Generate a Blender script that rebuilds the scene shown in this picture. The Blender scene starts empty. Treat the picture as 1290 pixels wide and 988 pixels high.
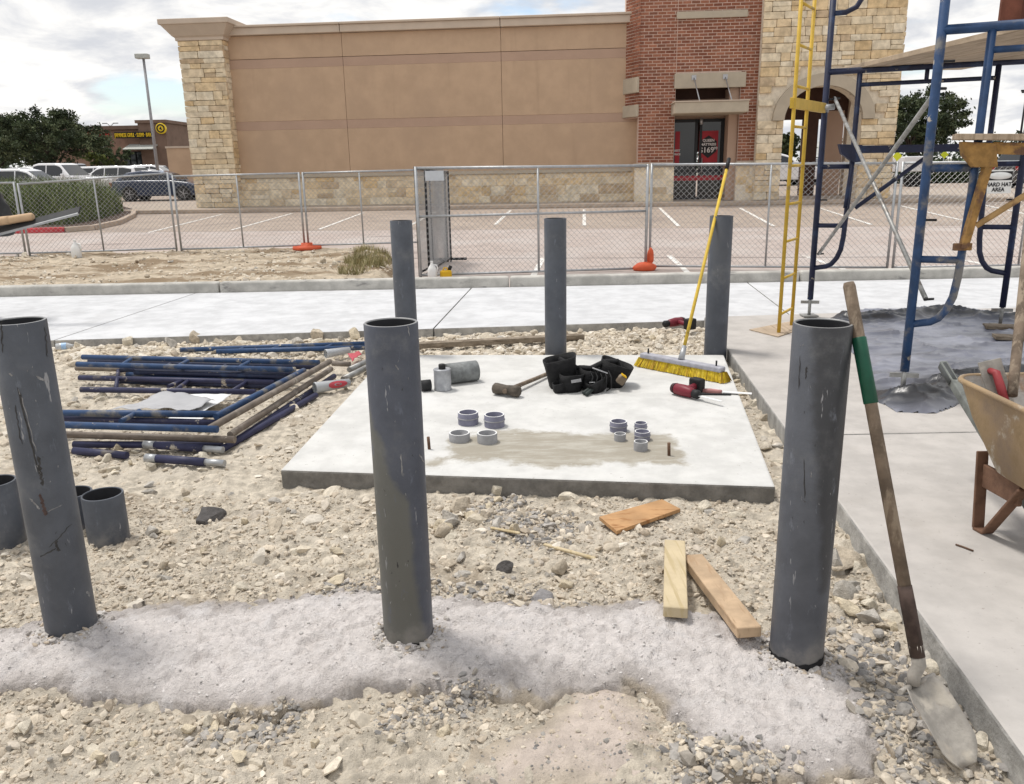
import bpy, bmesh, math, random
import numpy as np
from mathutils import Vector, Matrix, noise
random.seed(7); RNG = np.random.default_rng(7)
SC = bpy.context.scene
COL = SC.collection
R = math.radians

# ------------------------------------------------------------------ camera
FPX, CXP, CYP, YH, ROLL, HC = 1040.0, 645.0, 494.0, 210.0, -1.1, 1.68
_th = math.atan((CYP - YH) / FPX); _r = R(ROLL)
FW = Vector((0, math.cos(_th), -math.sin(_th))); RT0 = Vector((1, 0, 0)); UP0 = RT0.cross(FW)
RT = RT0 * math.cos(_r) + UP0 * math.sin(_r); UP = -RT0 * math.sin(_r) + UP0 * math.cos(_r)
cam_d = bpy.data.cameras.new('camera'); cam = bpy.data.objects.new('camera', cam_d); COL.objects.link(cam)
cam_d.sensor_fit = 'HORIZONTAL'; cam_d.sensor_width = 36; cam_d.lens = 36 * FPX / 1290
cam_d.clip_start = .05; cam_d.clip_end = 3000
m = Matrix((RT, UP, -FW)).transposed().to_4x4(); m.translation = (0, 0, HC); cam.matrix_world = m
SC.camera = cam

# ------------------------------------------------------------------ sky, sun, exposure
SUN_EL, SUN_AZ = 68, -55          # azimuth measured from +Y towards +X
w = bpy.data.worlds.new('World'); SC.world = w; w.use_nodes = True
nt = w.node_tree; nt.nodes.clear(); N = nt.nodes.new; Lk = nt.links.new
sky = N('ShaderNodeTexSky'); sky.sky_type = 'NISHITA'; sky.sun_disc = False
sky.sun_elevation = R(SUN_EL); sky.sun_rotation = R(SUN_AZ); sky.air_density = 1.0; sky.dust_density = 1.5
bg1 = N('ShaderNodeBackground'); bg1.inputs[1].default_value = .13; Lk(sky.outputs[0], bg1.inputs[0])
tc = N('ShaderNodeTexCoord'); sep = N('ShaderNodeSeparateXYZ'); Lk(tc.outputs['Generated'], sep.inputs[0])
def wm(op, a, b=None, c=None):
    n = N('ShaderNodeMath'); n.operation = op
    for i, q in enumerate((a, b, c)):
        if q is None: continue
        if isinstance(q, (int, float)): n.inputs[i].default_value = q
        else: Lk(q, n.inputs[i])
    return n.outputs[0]
den = wm('ADD', wm('ABSOLUTE', sep.outputs[2]), .22)
cmb = N('ShaderNodeCombineXYZ'); Lk(wm('DIVIDE', sep.outputs[0], den), cmb.inputs[0]); Lk(wm('DIVIDE', sep.outputs[1], den), cmb.inputs[1])
cmb.inputs[2].default_value = 3.7
def wnoise(scale, detail, rough, dist=0):
    n = N('ShaderNodeTexNoise'); n.inputs['Scale'].default_value = scale; n.inputs['Detail'].default_value = detail
    n.inputs['Roughness'].default_value = rough; n.inputs['Distortion'].default_value = dist
    Lk(cmb.outputs[0], n.inputs['Vector']); return n.outputs[0]
cl = N('ShaderNodeMapRange'); cl.interpolation_type = 'SMOOTHSTEP'
cl.inputs[1].default_value = .32; cl.inputs[2].default_value = .48; Lk(wnoise(1.7, 7, .55, .2), cl.inputs[0])
shd = N('ShaderNodeMapRange'); shd.interpolation_type = 'SMOOTHSTEP'
shd.inputs[1].default_value = .38; shd.inputs[2].default_value = .66; Lk(wnoise(3.1, 7, .58, .3), shd.inputs[0])
cmix = N('ShaderNodeMix'); cmix.data_type = 'RGBA'
cmix.inputs[6].default_value = (1.0, .98, .945, 1); cmix.inputs[7].default_value = (.63, .645, .685, 1)
Lk(shd.outputs[0], cmix.inputs[0])
bg2 = N('ShaderNodeBackground'); bg2.inputs[1].default_value = .80; Lk(cmix.outputs[2], bg2.inputs[0])
mx = N('ShaderNodeMixShader'); Lk(cl.outputs[0], mx.inputs[0]); Lk(bg1.outputs[0], mx.inputs[1]); Lk(bg2.outputs[0], mx.inputs[2])
wo = N('ShaderNodeOutputWorld'); Lk(mx.outputs[0], wo.inputs[0])
sd = bpy.data.lights.new('sun', 'SUN'); sd.energy = 2.0; sd.angle = R(11); sd.color = (1, .96, .9)
so = bpy.data.objects.new('sun', sd); COL.objects.link(so)
sv = Vector((math.sin(R(SUN_AZ)) * math.cos(R(SUN_EL)), math.cos(R(SUN_AZ)) * math.cos(R(SUN_EL)), math.sin(R(SUN_EL))))
so.rotation_euler = (-sv).to_track_quat('-Z', 'Y').to_euler(); so.location = (0, 0, 30)
vs = SC.view_settings; vs.view_transform = 'Standard'; vs.look = 'None'; vs.exposure = 0.48; vs.gamma = 1; vs.use_curve_mapping = False

# ------------------------------------------------------------------ pixel -> place
CAMP = Vector((0, 0, HC)); LK = .012
def ray(x, y): return FW + RT * ((x - CXP) / FPX) - UP * ((y - CYP) / FPX)
def G(x, y, z=0.0):
    r = ray(x, y); return CAMP + r * ((z - HC) / r.z)
def YP(x, y, yy):
    r = ray(x, y); return CAMP + r * (yy / r.y)
def GL(x, y, dz=0.0):
    r = ray(x, y); return CAMP + r * ((HC + LK * 13 - dz) / (LK * r.y - r.z))
def PV(x, y, P0, P1):
    d = P1 - P0; n = Vector((d.y, -d.x, 0)); r = ray(x, y)
    return CAMP + r * ((P0 - CAMP).dot(n) / r.dot(n))
def lotz(Y): return LK * (min(Y, 70) - 13) if Y > 13 else 0.0

# ------------------------------------------------------------------ numpy noise
_P = RNG.permutation(65536)
def _h(ix, iy, s): return _P[(ix * 73 + iy * 19349 + s * 8317) & 65535] / 65535.0
def vn(x, y, s=0):
    ix = np.floor(x).astype(int); iy = np.floor(y).astype(int); fx = x - ix; fy = y - iy
    fx = fx * fx * (3 - 2 * fx); fy = fy * fy * (3 - 2 * fy)
    return (_h(ix, iy, s) * (1 - fx) + _h(ix + 1, iy, s) * fx) * (1 - fy) + (_h(ix, iy + 1, s) * (1 - fx) + _h(ix + 1, iy + 1, s) * fx) * fy
def fbm(x, y, s=0, o=4, g=.5):
    a = 1; t = 0; n = 0
    for k in range(o):
        t = t + a * vn(x * 2 ** k + 17.3 * k, y * 2 ** k - 9.1 * k, s + k); n += a; a *= g
    return t / n * 2 - 1

def worley(x, y, s=0):
    """nearest cell: flat tilted facet height in -1..1, and distance gap to the second nearest"""
    ix = np.floor(x).astype(int); iy = np.floor(y).astype(int); f1 = np.full(np.shape(x), 9.); f2 = np.full(np.shape(x), 9.); hh = np.zeros(np.shape(x))
    for a in (-1, 0, 1):
        for c in (-1, 0, 1):
            jx, jy = ix + a, iy + c; dx = x - jx - _h(jx, jy, s + 1); dy = y - jy - _h(jx, jy, s + 2); d = np.hypot(dx, dy)
            h = _h(jx, jy, s + 3) - .5 + (_h(jx, jy, s + 4) - .5) * 1.5 * dx + (_h(jx, jy, s + 5) - .5) * 1.5 * dy
            n = d < f1; f2 = np.where(n, f1, np.minimum(f2, d)); hh = np.where(n, h, hh); f1 = np.where(n, d, f1)
    return hh * 2, f2 - f1
def facet(x, y, s=0): return worley(x, y, s)[0]
# ------------------------------------------------------------------ materials
def mat(name, col, rough=.8, metal=0., var=.15, scale=8., bump=0., bscale=40., col2=None, c2scale=1.5, c2lo=.52, c2hi=.68,
        objrand=None, attr=None, spec=.3, alpha=None, trans=0., detail=6, coat=0., extra=None, c2squash=None, position=True):
    mt = bpy.data.materials.new(name); mt.use_nodes = True; t = mt.node_tree; b = t.nodes['Principled BSDF']; nn = t.nodes.new; lk = t.links.new
    b.inputs['Roughness'].default_value = rough; b.inputs['Metallic'].default_value = metal
    b.inputs['Specular IOR Level'].default_value = spec; b.inputs['Transmission Weight'].default_value = trans
    b.inputs['Coat Weight'].default_value = coat
    if position: pos = nn('ShaderNodeNewGeometry').outputs['Position']
    else: pos = nn('ShaderNodeTexCoord').outputs['Object']
    def nz(sc, det=6, ro=.6, vec=None, squash=None):
        n = nn('ShaderNodeTexNoise'); n.inputs['Scale'].default_value = sc; n.inputs['Detail'].default_value = det; n.inputs['Roughness'].default_value = ro
        v = vec or pos
        if squash:
            mp = nn('ShaderNodeMapping'); mp.inputs['Scale'].default_value = squash; lk(v, mp.inputs[0]); v = mp.outputs[0]
        lk(v, n.inputs['Vector']); return n.outputs[0]
    def mixc(f, a, c, blend='MIX'):
        n = nn('ShaderNodeMix'); n.data_type = 'RGBA'; n.blend_type = blend
        for s, q in ((0, f), (6, a), (7, c)):
            if isinstance(q, (int, float)): n.inputs[s].default_value = q
            elif isinstance(q, (tuple, list)): n.inputs[s].default_value = (*q[:3], 1)
            else: lk(q, n.inputs[s])
        return n.outputs[2]
    def ramp01(v, lo, hi):
        n = nn('ShaderNodeMapRange'); n.inputs[1].default_value = lo; n.inputs[2].default_value = hi; n.interpolation_type = 'SMOOTHSTEP'; lk(v, n.inputs[0]); return n.outputs[0]
    base = col
    if objrand:
        oi = nn('ShaderNodeObjectInfo'); rp = nn('ShaderNodeValToRGB'); lk(oi.outputs['Random'], rp.inputs[0])
        e = rp.color_ramp.elements
        while len(e) < len(objrand): e.new(.5)
        for i, c in enumerate(objrand): e[i].position = i / max(1, len(objrand) - 1); e[i].color = (*c, 1)
        base = rp.outputs[0]
    if attr:
        at = nn('ShaderNodeVertexColor'); at.layer_name = attr; base = at.outputs[0]
    f = ramp01(nz(scale, detail), .3, .7)
    lo = 1 - var; hi = 1 + var
    g = nn('ShaderNodeMapRange'); g.inputs[3].default_value = lo; g.inputs[4].default_value = hi; lk(f, g.inputs[0])
    cc = nn('ShaderNodeCombineColor')
    for i in range(3): lk(g.outputs[0], cc.inputs[i])
    c = mixc(1.0, base, cc.outputs[0], 'MULTIPLY')
    if col2: c = mixc(ramp01(nz(c2scale, 5, .62, None, c2squash), c2lo, c2hi), c, col2)
    if extra: c = extra(t, nn, lk, nz, mixc, ramp01, c, pos, b)
    lk(c, b.inputs['Base Color'])
    if bump:
        bn = nn('ShaderNodeBump'); bn.inputs['Strength'].default_value = bump; bn.inputs['Distance'].default_value = .02
        lk(nz(bscale, 8, .65), bn.inputs['Height']); lk(bn.outputs[0], b.inputs['Normal'])
    if alpha is not None: b.inputs['Alpha'].default_value = alpha
    return mt

# ------------------------------------------------------------------ mesh builder
ORG = {}
def P0(o): return ORG.get(o.name, Vector((0, 0, 0)))
class MB:
    def __init__(s): s.v = []; s.f = []; s.sm = []
    def add(s, vs, fs, smooth=False):
        n = len(s.v); s.v += [Vector(q) for q in vs]; s.f += [tuple(i + n for i in q) for q in fs]; s.sm += [smooth] * len(fs); return s
    def box(s, c, d, rot=None, taper=None):
        x, y, z = d[0] / 2, d[1] / 2, d[2] / 2; c = Vector(c)
        vs = [Vector((i * x, j * y, k * z)) for k in (-1, 1) for j in (-1, 1) for i in (-1, 1)]
        if taper:
            for q in vs[4:]: q.x *= taper; q.y *= taper
        if rot: vs = [rot @ q for q in vs]
        return s.add([c + q for q in vs], [(0, 2, 3, 1), (4, 5, 7, 6), (0, 1, 5, 4), (2, 6, 7, 3), (0, 4, 6, 2), (1, 3, 7, 5)])
    def beam(s, a, b, wd, ht, up=(0, 0, 1)):
        a = Vector(a); b = Vector(b); d = (b - a); L = d.length; d.normalize(); u = Vector(up); sd_ = d.cross(u).normalized(); u = sd_.cross(d)
        return s.box((a + b) / 2, (L, wd, ht), Matrix((d, sd_, u)).transposed())
    def ring(s, c, ax, r, n, ref=None):
        ax = Vector(ax).normalized(); u = ax.orthogonal().normalized() if ref is None else ref; u = (u - ax * u.dot(ax)).normalized(); w_ = ax.cross(u)
        return [Vector(c) + (u * math.cos(2 * math.pi * i / n) + w_ * math.sin(2 * math.pi * i / n)) * r for i in range(n)], u
    def path(s, pts, r, n=8, caps=True, closed=False):
        pts = [Vector(p) for p in pts]; rr = r if isinstance(r, (list, tuple)) else [r] * len(pts); base = len(s.v); ref = None; vs = []
        for i, p in enumerate(pts):
            t = (pts[min(i + 1, len(pts) - 1)] - pts[max(i - 1, 0)])
            if closed: t = pts[(i + 1) % len(pts)] - pts[i - 1]
            rg, ref = s.ring(p, t, rr[i], n, ref); vs += rg
        fs = []; m_ = len(pts)
        for i in range(m_ if closed else m_ - 1):
            k = (i + 1) % m_
            for j in range(n): fs.append((i * n + j, i * n + (j + 1) % n, k * n + (j + 1) % n, k * n + j))
        s.add(vs, fs, True)
        if caps and not closed:
            s.f.append(tuple(base + j for j in reversed(range(n)))); s.sm.append(False)
            s.f.append(tuple(base + (m_ - 1) * n + j for j in range(n))); s.sm.append(False)
        return s
    def tube(s, a, b, r, n=10, r2=None): return s.path([a, b], [r, r if r2 is None else r2], n)
    def lathe(s, prof, n=24, M=None, closed=False):
        vs = []; m_ = len(prof)
        for (r, z) in prof:
            for j in range(n):
                a = 2 * math.pi * j / n; q = Vector((r * math.cos(a), r * math.sin(a), z)); vs.append(M @ q if M else q)
        fs = []
        for i in range(m_ if closed else m_ - 1):
            k = (i + 1) % m_
            for j in range(n): fs.append((i * n + j, i * n + (j + 1) % n, k * n + (j + 1) % n, k * n + j))
        return s.add(vs, fs, True)
    def prism(s, poly, M, depth):
        n = len(poly); a = [M @ Vector((p[0], p[1], 0)) for p in poly]; b = [M @ Vector((p[0], p[1], depth)) for p in poly]
        return s.add(a + b, [tuple(reversed(range(n))), tuple(range(n, 2 * n))] + [(i, (i + 1) % n, n + (i + 1) % n, n + i) for i in range(n)])
    def build(s, name, mt, parent=None, org=None, bevel=0, seg=2, sub=0, solid=0):
        me = bpy.data.meshes.new(name); o0 = Vector(org) if org is not None else (P0(parent) if parent else Vector((0, 0, 0)))
        me.from_pydata([tuple(q - o0) for q in s.v], [], s.f); me.polygons.foreach_set('use_smooth', s.sm)
        bm = bmesh.new(); bm.from_mesh(me); bmesh.ops.recalc_face_normals(bm, faces=bm.faces); bm.to_mesh(me); bm.free()
        return link(name, me, mt, parent, o0, bevel, seg, sub, solid)
def link(name, me, mt, parent=None, o0=None, bevel=0, seg=2, sub=0, solid=0):
    o = bpy.data.objects.new(name, me); COL.objects.link(o)
    if mt and not me.materials: me.materials.append(mt)
    if o0 is not None: ORG[o.name] = Vector(o0)
    if parent: o.parent = parent
    elif o0 is not None: o.location = o0
    if solid: q = o.modifiers.new('solid', 'SOLIDIFY'); q.thickness = solid
    if bevel:
        q = o.modifiers.new('bevel', 'BEVEL'); q.width = bevel; q.segments = seg; q.limit_method = 'ANGLE'; q.angle_limit = R(40)
    if sub: q = o.modifiers.new('sub', 'SUBSURF'); q.levels = q.render_levels = sub
    return o
def tag(o, label=None, cat=None, group=None, kind=None):
    if label: o['label'] = label
    if cat: o['category'] = cat
    if group: o['group'] = group
    if kind: o['kind'] = kind
    return o
def thing(name, label, cat, loc=(0, 0, 0), rz=0, group=None, local=False):
    o = bpy.data.objects.new(name, None); COL.objects.link(o); o.location = loc; o.rotation_euler = (0, 0, rz); o.empty_display_size = .1
    ORG[o.name] = Vector((0, 0, 0)) if local else Vector(loc)
    return tag(o, label, cat, group)
def npmesh(name, v, f, mt, parent=None, col=None, smooth=False, o0=None):
    """v (n,3) float array, f (m,k) int array"""
    me = bpy.data.meshes.new(name); k = f.shape[1]
    v = np.asarray(v, float)
    if o0 is not None: v = v - np.array(o0)
    elif parent is not None: v = v - np.array(P0(parent))
    me.vertices.add(len(v)); me.vertices.foreach_set('co', v.astype(np.float32).ravel())
    me.loops.add(f.size); me.loops.foreach_set('vertex_index', f.astype(np.int32).ravel())
    me.polygons.add(len(f)); me.polygons.foreach_set('loop_start', np.arange(0, f.size, k, dtype=np.int32))
    me.update(calc_edges=True)
    me.polygons.foreach_set('use_smooth', np.full(len(f), smooth))
    if col is not None:
        a = me.color_attributes.new('Col', 'FLOAT_COLOR', 'POINT'); c = np.ones((len(v), 4), np.float32); c[:, :3] = col; a.data.foreach_set('color', c.ravel())
    me.validate()
    return link(name, me, mt, parent, Vector(o0) if o0 is not None else (P0(parent) if parent else None))
def grid(name, xs, ys, zf, mt, parent=None, smooth=True, col=None):
    X, Y = np.meshgrid(xs, ys); Z = zf(X, Y); n, m_ = X.shape
    v = np.stack([X.ravel(), Y.ravel(), Z.ravel()], 1); i = np.arange(n * m_).reshape(n, m_)
    f = np.stack([i[:-1, :-1].ravel(), i[:-1, 1:].ravel(), i[1:, 1:].ravel(), i[1:, :-1].ravel()], 1)
    return npmesh(name, v, f, mt, parent, smooth=smooth, col=(col(X, Y) if col else None))
def struct(o): o['kind'] = 'structure'; return o
def inpoly(px, py, poly):
    r = np.zeros(np.shape(px), bool); n = len(poly)
    for i in range(n):
        x0, y0 = poly[i][:2]; x1, y1 = poly[(i + 1) % n][:2]
        c = (y0 > py) != (y1 > py); r ^= c & (px < (x1 - x0) * (py - y0) / (y1 - y0 + 1e-12) + x0)
    return r
def polydist(px, py, poly):
    """signed distance to outline, + inside"""
    d = np.full(np.shape(px), 1e9); n = len(poly)
    for i in range(n):
        x0, y0 = poly[i][:2]; x1, y1 = poly[(i + 1) % n][:2]; dx, dy = x1 - x0, y1 - y0
        t = np.clip(((px - x0) * dx + (py - y0) * dy) / (dx * dx + dy * dy + 1e-12), 0, 1)
        d = np.minimum(d, np.hypot(px - x0 - t * dx, py - y0 - t * dy))
    return np.where(inpoly(px, py, poly), d, -d)
def sstep(a, b, x): t = np.clip((x - a) / (b - a), 0, 1); return t * t * (3 - 2 * t)
def text_mesh(body, size, ext=.01, align='CENTER', xs=1.0, bold=.0):
    c = bpy.data.curves.new('lettering', 'FONT'); c.body = body; c.size = size; c.extrude = ext; c.align_x = align; c.align_y = 'CENTER'; c.offset = bold; c.resolution_u = 3
    o = bpy.data.objects.new('lettering', c); COL.objects.link(o); dg = bpy.context.evaluated_depsgraph_get(); dg.update()
    me = bpy.data.meshes.new_from_object(o.evaluated_get(dg)); bpy.data.objects.remove(o); bpy.data.curves.remove(c)
    me.transform(Matrix.Diagonal((xs, 1, 1, 1))); return me
def copy_tree(o, parent=None):
    c = o.copy(); COL.objects.link(c); c.parent = parent; ORG[c.name] = ORG.get(o.name, Vector())
    for ch in o.children: copy_tree(ch, c)
    return c
# ------------------------------------------------------------------ material library
MT = {}
def stain(col, sc, lo, hi, squash=None):
    def f(t, nn, lk, nz, mixc, ramp01, c, pos, b): return mixc(ramp01(nz(sc, 6, .65, None, squash), lo, hi), c, col)
    return f
MT['dirt'] = mat('dirt', (.56, .50, .41), .95, var=.30, scale=16, bump=1.0, bscale=60, col2=(.61, .55, .46), c2scale=3.2, c2lo=.45, c2hi=.72, spec=.1,
                 extra=stain((.36, .295, .22), 2.1, .54, .72))
MT['island'] = mat('island_dirt', (.45, .38, .29), .95, var=.25, scale=6, bump=.9, bscale=40, col2=(.24, .18, .12), c2scale=.55, c2lo=.46, c2hi=.60, spec=.1, c2squash=(1, 2.5, 1))
MT['pebble'] = mat('pebble', (.5, .43, .33), .92, var=.16, scale=45, bump=.35, bscale=160, attr='Col', spec=.12)
MT['rock'] = mat('limestone_rock', (.55, .48, .37), .92, var=.22, scale=26, bump=.6, bscale=80, spec=.12,
                 objrand=[(.58, .50, .38), (.50, .44, .35), (.62, .56, .45), (.44, .39, .32), (.60, .51, .36)])
MT['greyrock'] = mat('grey_rock', (.2, .19, .19), .9, var=.25, scale=30, bump=.5, bscale=70, objrand=[(.30, .29, .29), (.22, .215, .22), (.36, .345, .33)])
MT['darkrock'] = mat('dark_rock', (.105, .098, .095), .85, var=.3, scale=30, bump=.5, bscale=70)
MT['footing'] = mat('rough_concrete', (.62, .58, .565), .95, var=.10, scale=30, bump=.9, bscale=110, attr='Col', col2=(.50, .46, .44), c2scale=5, c2lo=.58, c2hi=.78, spec=.1,
                    extra=stain((.72, .685, .67), 4.5, .5, .72))
MT['sand'] = mat('sand', (.47, .40, .345), .95, var=.16, scale=14, attr='Col', bump=.8, bscale=90, spec=.1)
def concrete(name, col, dark, wet=None):
    def ex(t, nn, lk, nz, mixc, ramp01, c, pos, b):
        c = mixc(ramp01(nz(.9, 7, .68), .58, .78), c, dark)
        return mixc(ramp01(nz(60, 3, .5), .68, .74), c, tuple(q * .85 for q in dark))
    return mat(name, col, .88, var=.10, scale=5, bump=.12, bscale=120, col2=tuple(min(1, q * 1.12) for q in col), c2scale=1.7, extra=ex, spec=.2)
def padmask(t, nn, lk, nz, mixc, ramp01, c, pos, b):
    c = mixc(ramp01(nz(.9, 7, .68), .58, .78), c, (.53, .52, .49))
    c0, c1 = G(556, 563, .1), G(856, 565, .1); e = (c1 - c0); hu = e.length / 2; e.normalize(); f_ = Vector((-e.y, e.x, 0)); cen = (c0 + c1) / 2
    hv = (G(700, 543, .1) - G(700, 582, .1)).length / 2
    def dotp(v):
        s_ = nn('ShaderNodeVectorMath'); s_.operation = 'SUBTRACT'; lk(pos, s_.inputs[0]); s_.inputs[1].default_value = cen
        d_ = nn('ShaderNodeVectorMath'); d_.operation = 'DOT_PRODUCT'; lk(s_.outputs[0], d_.inputs[0]); d_.inputs[1].default_value = v
        a_ = nn('ShaderNodeMath'); a_.operation = 'ABSOLUTE'; lk(d_.outputs['Value'], a_.inputs[0]); return a_.outputs[0]
    def mth(op, a, q):
        m_ = nn('ShaderNodeMath'); m_.operation = op
        for i_, z_ in enumerate((a, q)):
            if isinstance(z_, (int, float)): m_.inputs[i_].default_value = z_
            else: lk(z_, m_.inputs[i_])
        return m_.outputs[0]
    n_ = mth('MULTIPLY', mth('SUBTRACT', nz(3.2, 7, .66), .5), .55)
    d_ = mth('MINIMUM', mth('SUBTRACT', hu, dotp(e)), mth('SUBTRACT', hv, dotp(f_)))
    k_ = ramp01(mth('ADD', d_, n_), -.035, .05)
    damp = mixc(ramp01(nz(7, 6, .7, None, (.5, 1.6, 1)), .4, .66), (.285, .255, .20), (.40, .375, .32))
    c = mixc(mth('MULTIPLY', k_, .9), c, damp)
    return mixc(ramp01(nz(55, 3, .5), .69, .74), c, (.38, .37, .34))
MT['slab'] = mat('pad_concrete', (.56, .555, .535), .88, var=.10, scale=5, bump=.15, bscale=110, col2=(.62, .615, .60), c2scale=1.7, extra=padmask, spec=.2)
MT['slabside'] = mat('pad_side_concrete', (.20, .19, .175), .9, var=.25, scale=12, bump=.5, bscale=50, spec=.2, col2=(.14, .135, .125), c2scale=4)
MT['dampgrout'] = mat('damp_grout', (.345, .315, .255), .9, var=.25, scale=7, bump=.3, bscale=60, col2=(.42, .40, .35), c2scale=5, c2lo=.45, c2hi=.65, c2squash=(.5, 1.6, 1), spec=.2)
MT['walk'] = concrete('walk_concrete', (.44, .415, .39), (.385, .355, .325))
MT['walkside'] = mat('walk_side_concrete', (.37, .36, .34), .9, var=.25, scale=9, bump=.5, bscale=45, spec=.2, col2=(.25, .245, .24), c2scale=4)
MT['road'] = concrete('new_road_concrete', (.535, .54, .55), (.485, .485, .485))
MT['curb'] = mat('curb_concrete', (.46, .445, .41), .9, var=.2, scale=4, bump=.4, bscale=40, col2=(.24, .23, .22), c2scale=2.2, c2lo=.56, c2hi=.68, spec=.2, c2squash=(1, 1, 2.5))
MT['tancurb'] = mat('tan_curb', (.42, .34, .27), .9, var=.15, scale=4, bump=.2)
MT['redcurb'] = mat('red_painted_curb', (.50, .05, .06), .6, var=.15, scale=5)
MT['stall'] = mat('parking_concrete', (.365, .30, .25), .9, var=.12, scale=3.5, bump=.1, bscale=60, col2=(.29, .24, .205), c2scale=.6, c2lo=.45, c2hi=.72, spec=.25, extra=stain((.17, .145, .13), 1.9, .66, .74, (1, .8, 1)))
MT['aisle'] = mat('aisle_concrete', (.40, .335, .30), .9, var=.12, scale=3, bump=.1, bscale=60, col2=(.46, .41, .38), c2scale=.5, c2lo=.4, c2hi=.7, spec=.25, extra=stain((.27, .225, .205), .7, .60, .72, (.35, 2.2, 1)))
MT['storewalk'] = mat('store_walk_concrete', (.375, .315, .26), .9, var=.1, scale=2, bump=.1)
MT['white'] = mat('road_paint', (.72, .70, .66), .7, var=.12, scale=9, col2=(.44, .38, .33), c2scale=7, c2lo=.54, c2hi=.64)
MT['far'] = mat('far_ground', (.22, .21, .17), .95, var=.2, scale=.05)

# ------------------------------------------------------------------ ground near the camera
EDGE0 = Vector((1.36, 1.87, 0)); EDGE1 = Vector((1.88, 7.02, 0))
def edgex(y): return EDGE0.x + (y - EDGE0.y) * (EDGE1.x - EDGE0.x) / (EDGE1.y - EDGE0.y)
def roady(x): return 8.46 + .062 * x
SLAB = [G(*p, .1) for p in ((353, 592), (977, 613), (912, 447), (487, 447))]
def px(pts, z=0.0): return [tuple(G(*p, z)) for p in pts]
FOOT = px([(-520, 850), (-150, 818), (0, 800), (60, 792), (130, 776), (220, 768), (300, 766), (380, 753), (470, 750), (550, 752), (620, 762), (700, 768), (760, 771), (820, 762),
           (900, 785), (960, 808), (1045, 826), (1088, 850), (1100, 890), (1114, 935), (1108, 988), (1010, 992), (935, 980), (880, 958), (852, 915), (815, 880), (720, 872),
           (690, 888), (600, 876), (540, 868), (470, 872), (400, 890), (280, 900), (180, 892), (100, 878), (0, 872), (-150, 884), (-520, 925)])
SAND = px([(560, 1000), (600, 955), (640, 925), (690, 908), (718, 872), (760, 846), (800, 862), (822, 905), (838, 960), (850, 1000)])
def gz(X, Y):
    z = .020 * fbm(X * 1.3, Y * 1.3, 3, 3) + .018 * fbm(X * 6, Y * 6, 11, 4, .6) + .034 * np.clip(fbm(X * 12, Y * 12, 15, 3, .6) - .10, 0, 1) + .010 * fbm(X * 24, Y * 24, 21, 3, .6) + .007 * facet(X * 17 + fbm(X * 9, Y * 9, 23, 2), Y * 17, 25) * sstep(-.25, .25, fbm(X * 2, Y * 2, 27, 2)) + .004 * facet(X * 40, Y * 40, 29)
    z = z + .02 * sstep(6.6, 7.4, Y) * sstep(8.3, 7.8, Y - .062 * X)
    return z
struct(grid('dirt_ground', np.concatenate([np.arange(-7.5, -2.6, .035), np.arange(-2.6, 2.35, .014)]), np.concatenate([np.arange(1.0, 4.2, .014), np.arange(4.2, 8.9, .035)]), gz, MT['dirt']))
b = MB(); b.add([(-90, -40, -.12), (90, -40, -.12), (90, 13.2, -.12), (-90, 13.2, -.12)], [(0, 1, 2, 3)]); struct(b.build('ground', MT['dirt']))
FDIRT, FGREY, FWHITE = np.array([.47, .405, .325]), np.array([.47, .43, .405]), np.array([.72, .672, .645])
def footc(X, Y):
    d = (polydist(X, Y, FOOT) + .10 * fbm(X * 5, Y * 5, 35, 4, .65)).ravel()[:, None]; a = sstep(-.02, .02, d); c = sstep(.0, .15, d)
    return (1 - a) * FDIRT + a * ((1 - c) * FGREY + c * FWHITE)
def sandc(X, Y):
    a = sstep(-.05, .14, polydist(X, Y, SAND) + .10 * fbm(X * 5, Y * 5, 45, 4, .65)).ravel()[:, None]
    return (1 - a) * np.array([.48, .415, .33]) + a * np.array([.57, .49, .43])
def footz(X, Y):
    d = polydist(X, Y, FOOT) + .075 * fbm(X * 6, Y * 6, 31, 4, .65) + .012 * facet(X * 14, Y * 14, 141)
    s = sstep(-.035, .012, d)
    return -.09 + s * (.135 + .022 * fbm(X * 2.2, Y * 2.2, 33, 3) + .012 * fbm(X * 9, Y * 9, 37, 4, .65) + .0055 * facet(X * 11 + .6 * fbm(X * 8, Y * 8, 36, 2), Y * 11, 131) + .0045 * facet(X * 27, Y * 27 + .5 * fbm(X * 14, Y * 14, 32, 2), 137) - .04 * np.clip(fbm(X * 18, Y * 18, 38, 3, .6) - .24, 0, 1) + .008 * fbm(X * 45, Y * 45, 39, 3, .65)) - .022 * (1 - sstep(.0, .14, d))
struct(grid('concrete_footing', np.concatenate([np.arange(-4.4, -2.4, .03), np.arange(-2.4, 1.4, .009)]), np.arange(1.75, 3.2, .009), footz, MT['footing'], col=footc))
def sandz(X, Y):
    d = polydist(X, Y, SAND) + .10 * fbm(X * 4, Y * 4, 41, 4, .65)
    return -.06 + sstep(-.30, .16, d) * (.072 + .016 * fbm(X * 3, Y * 3, 43, 3) + .006 * fbm(X * 22, Y * 22, 47, 3))
struct(grid('sand_patch', np.arange(-.6, .75, .014), np.arange(1.5, 2.8, .014), sandz, MT['sand'], col=sandc))

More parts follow.
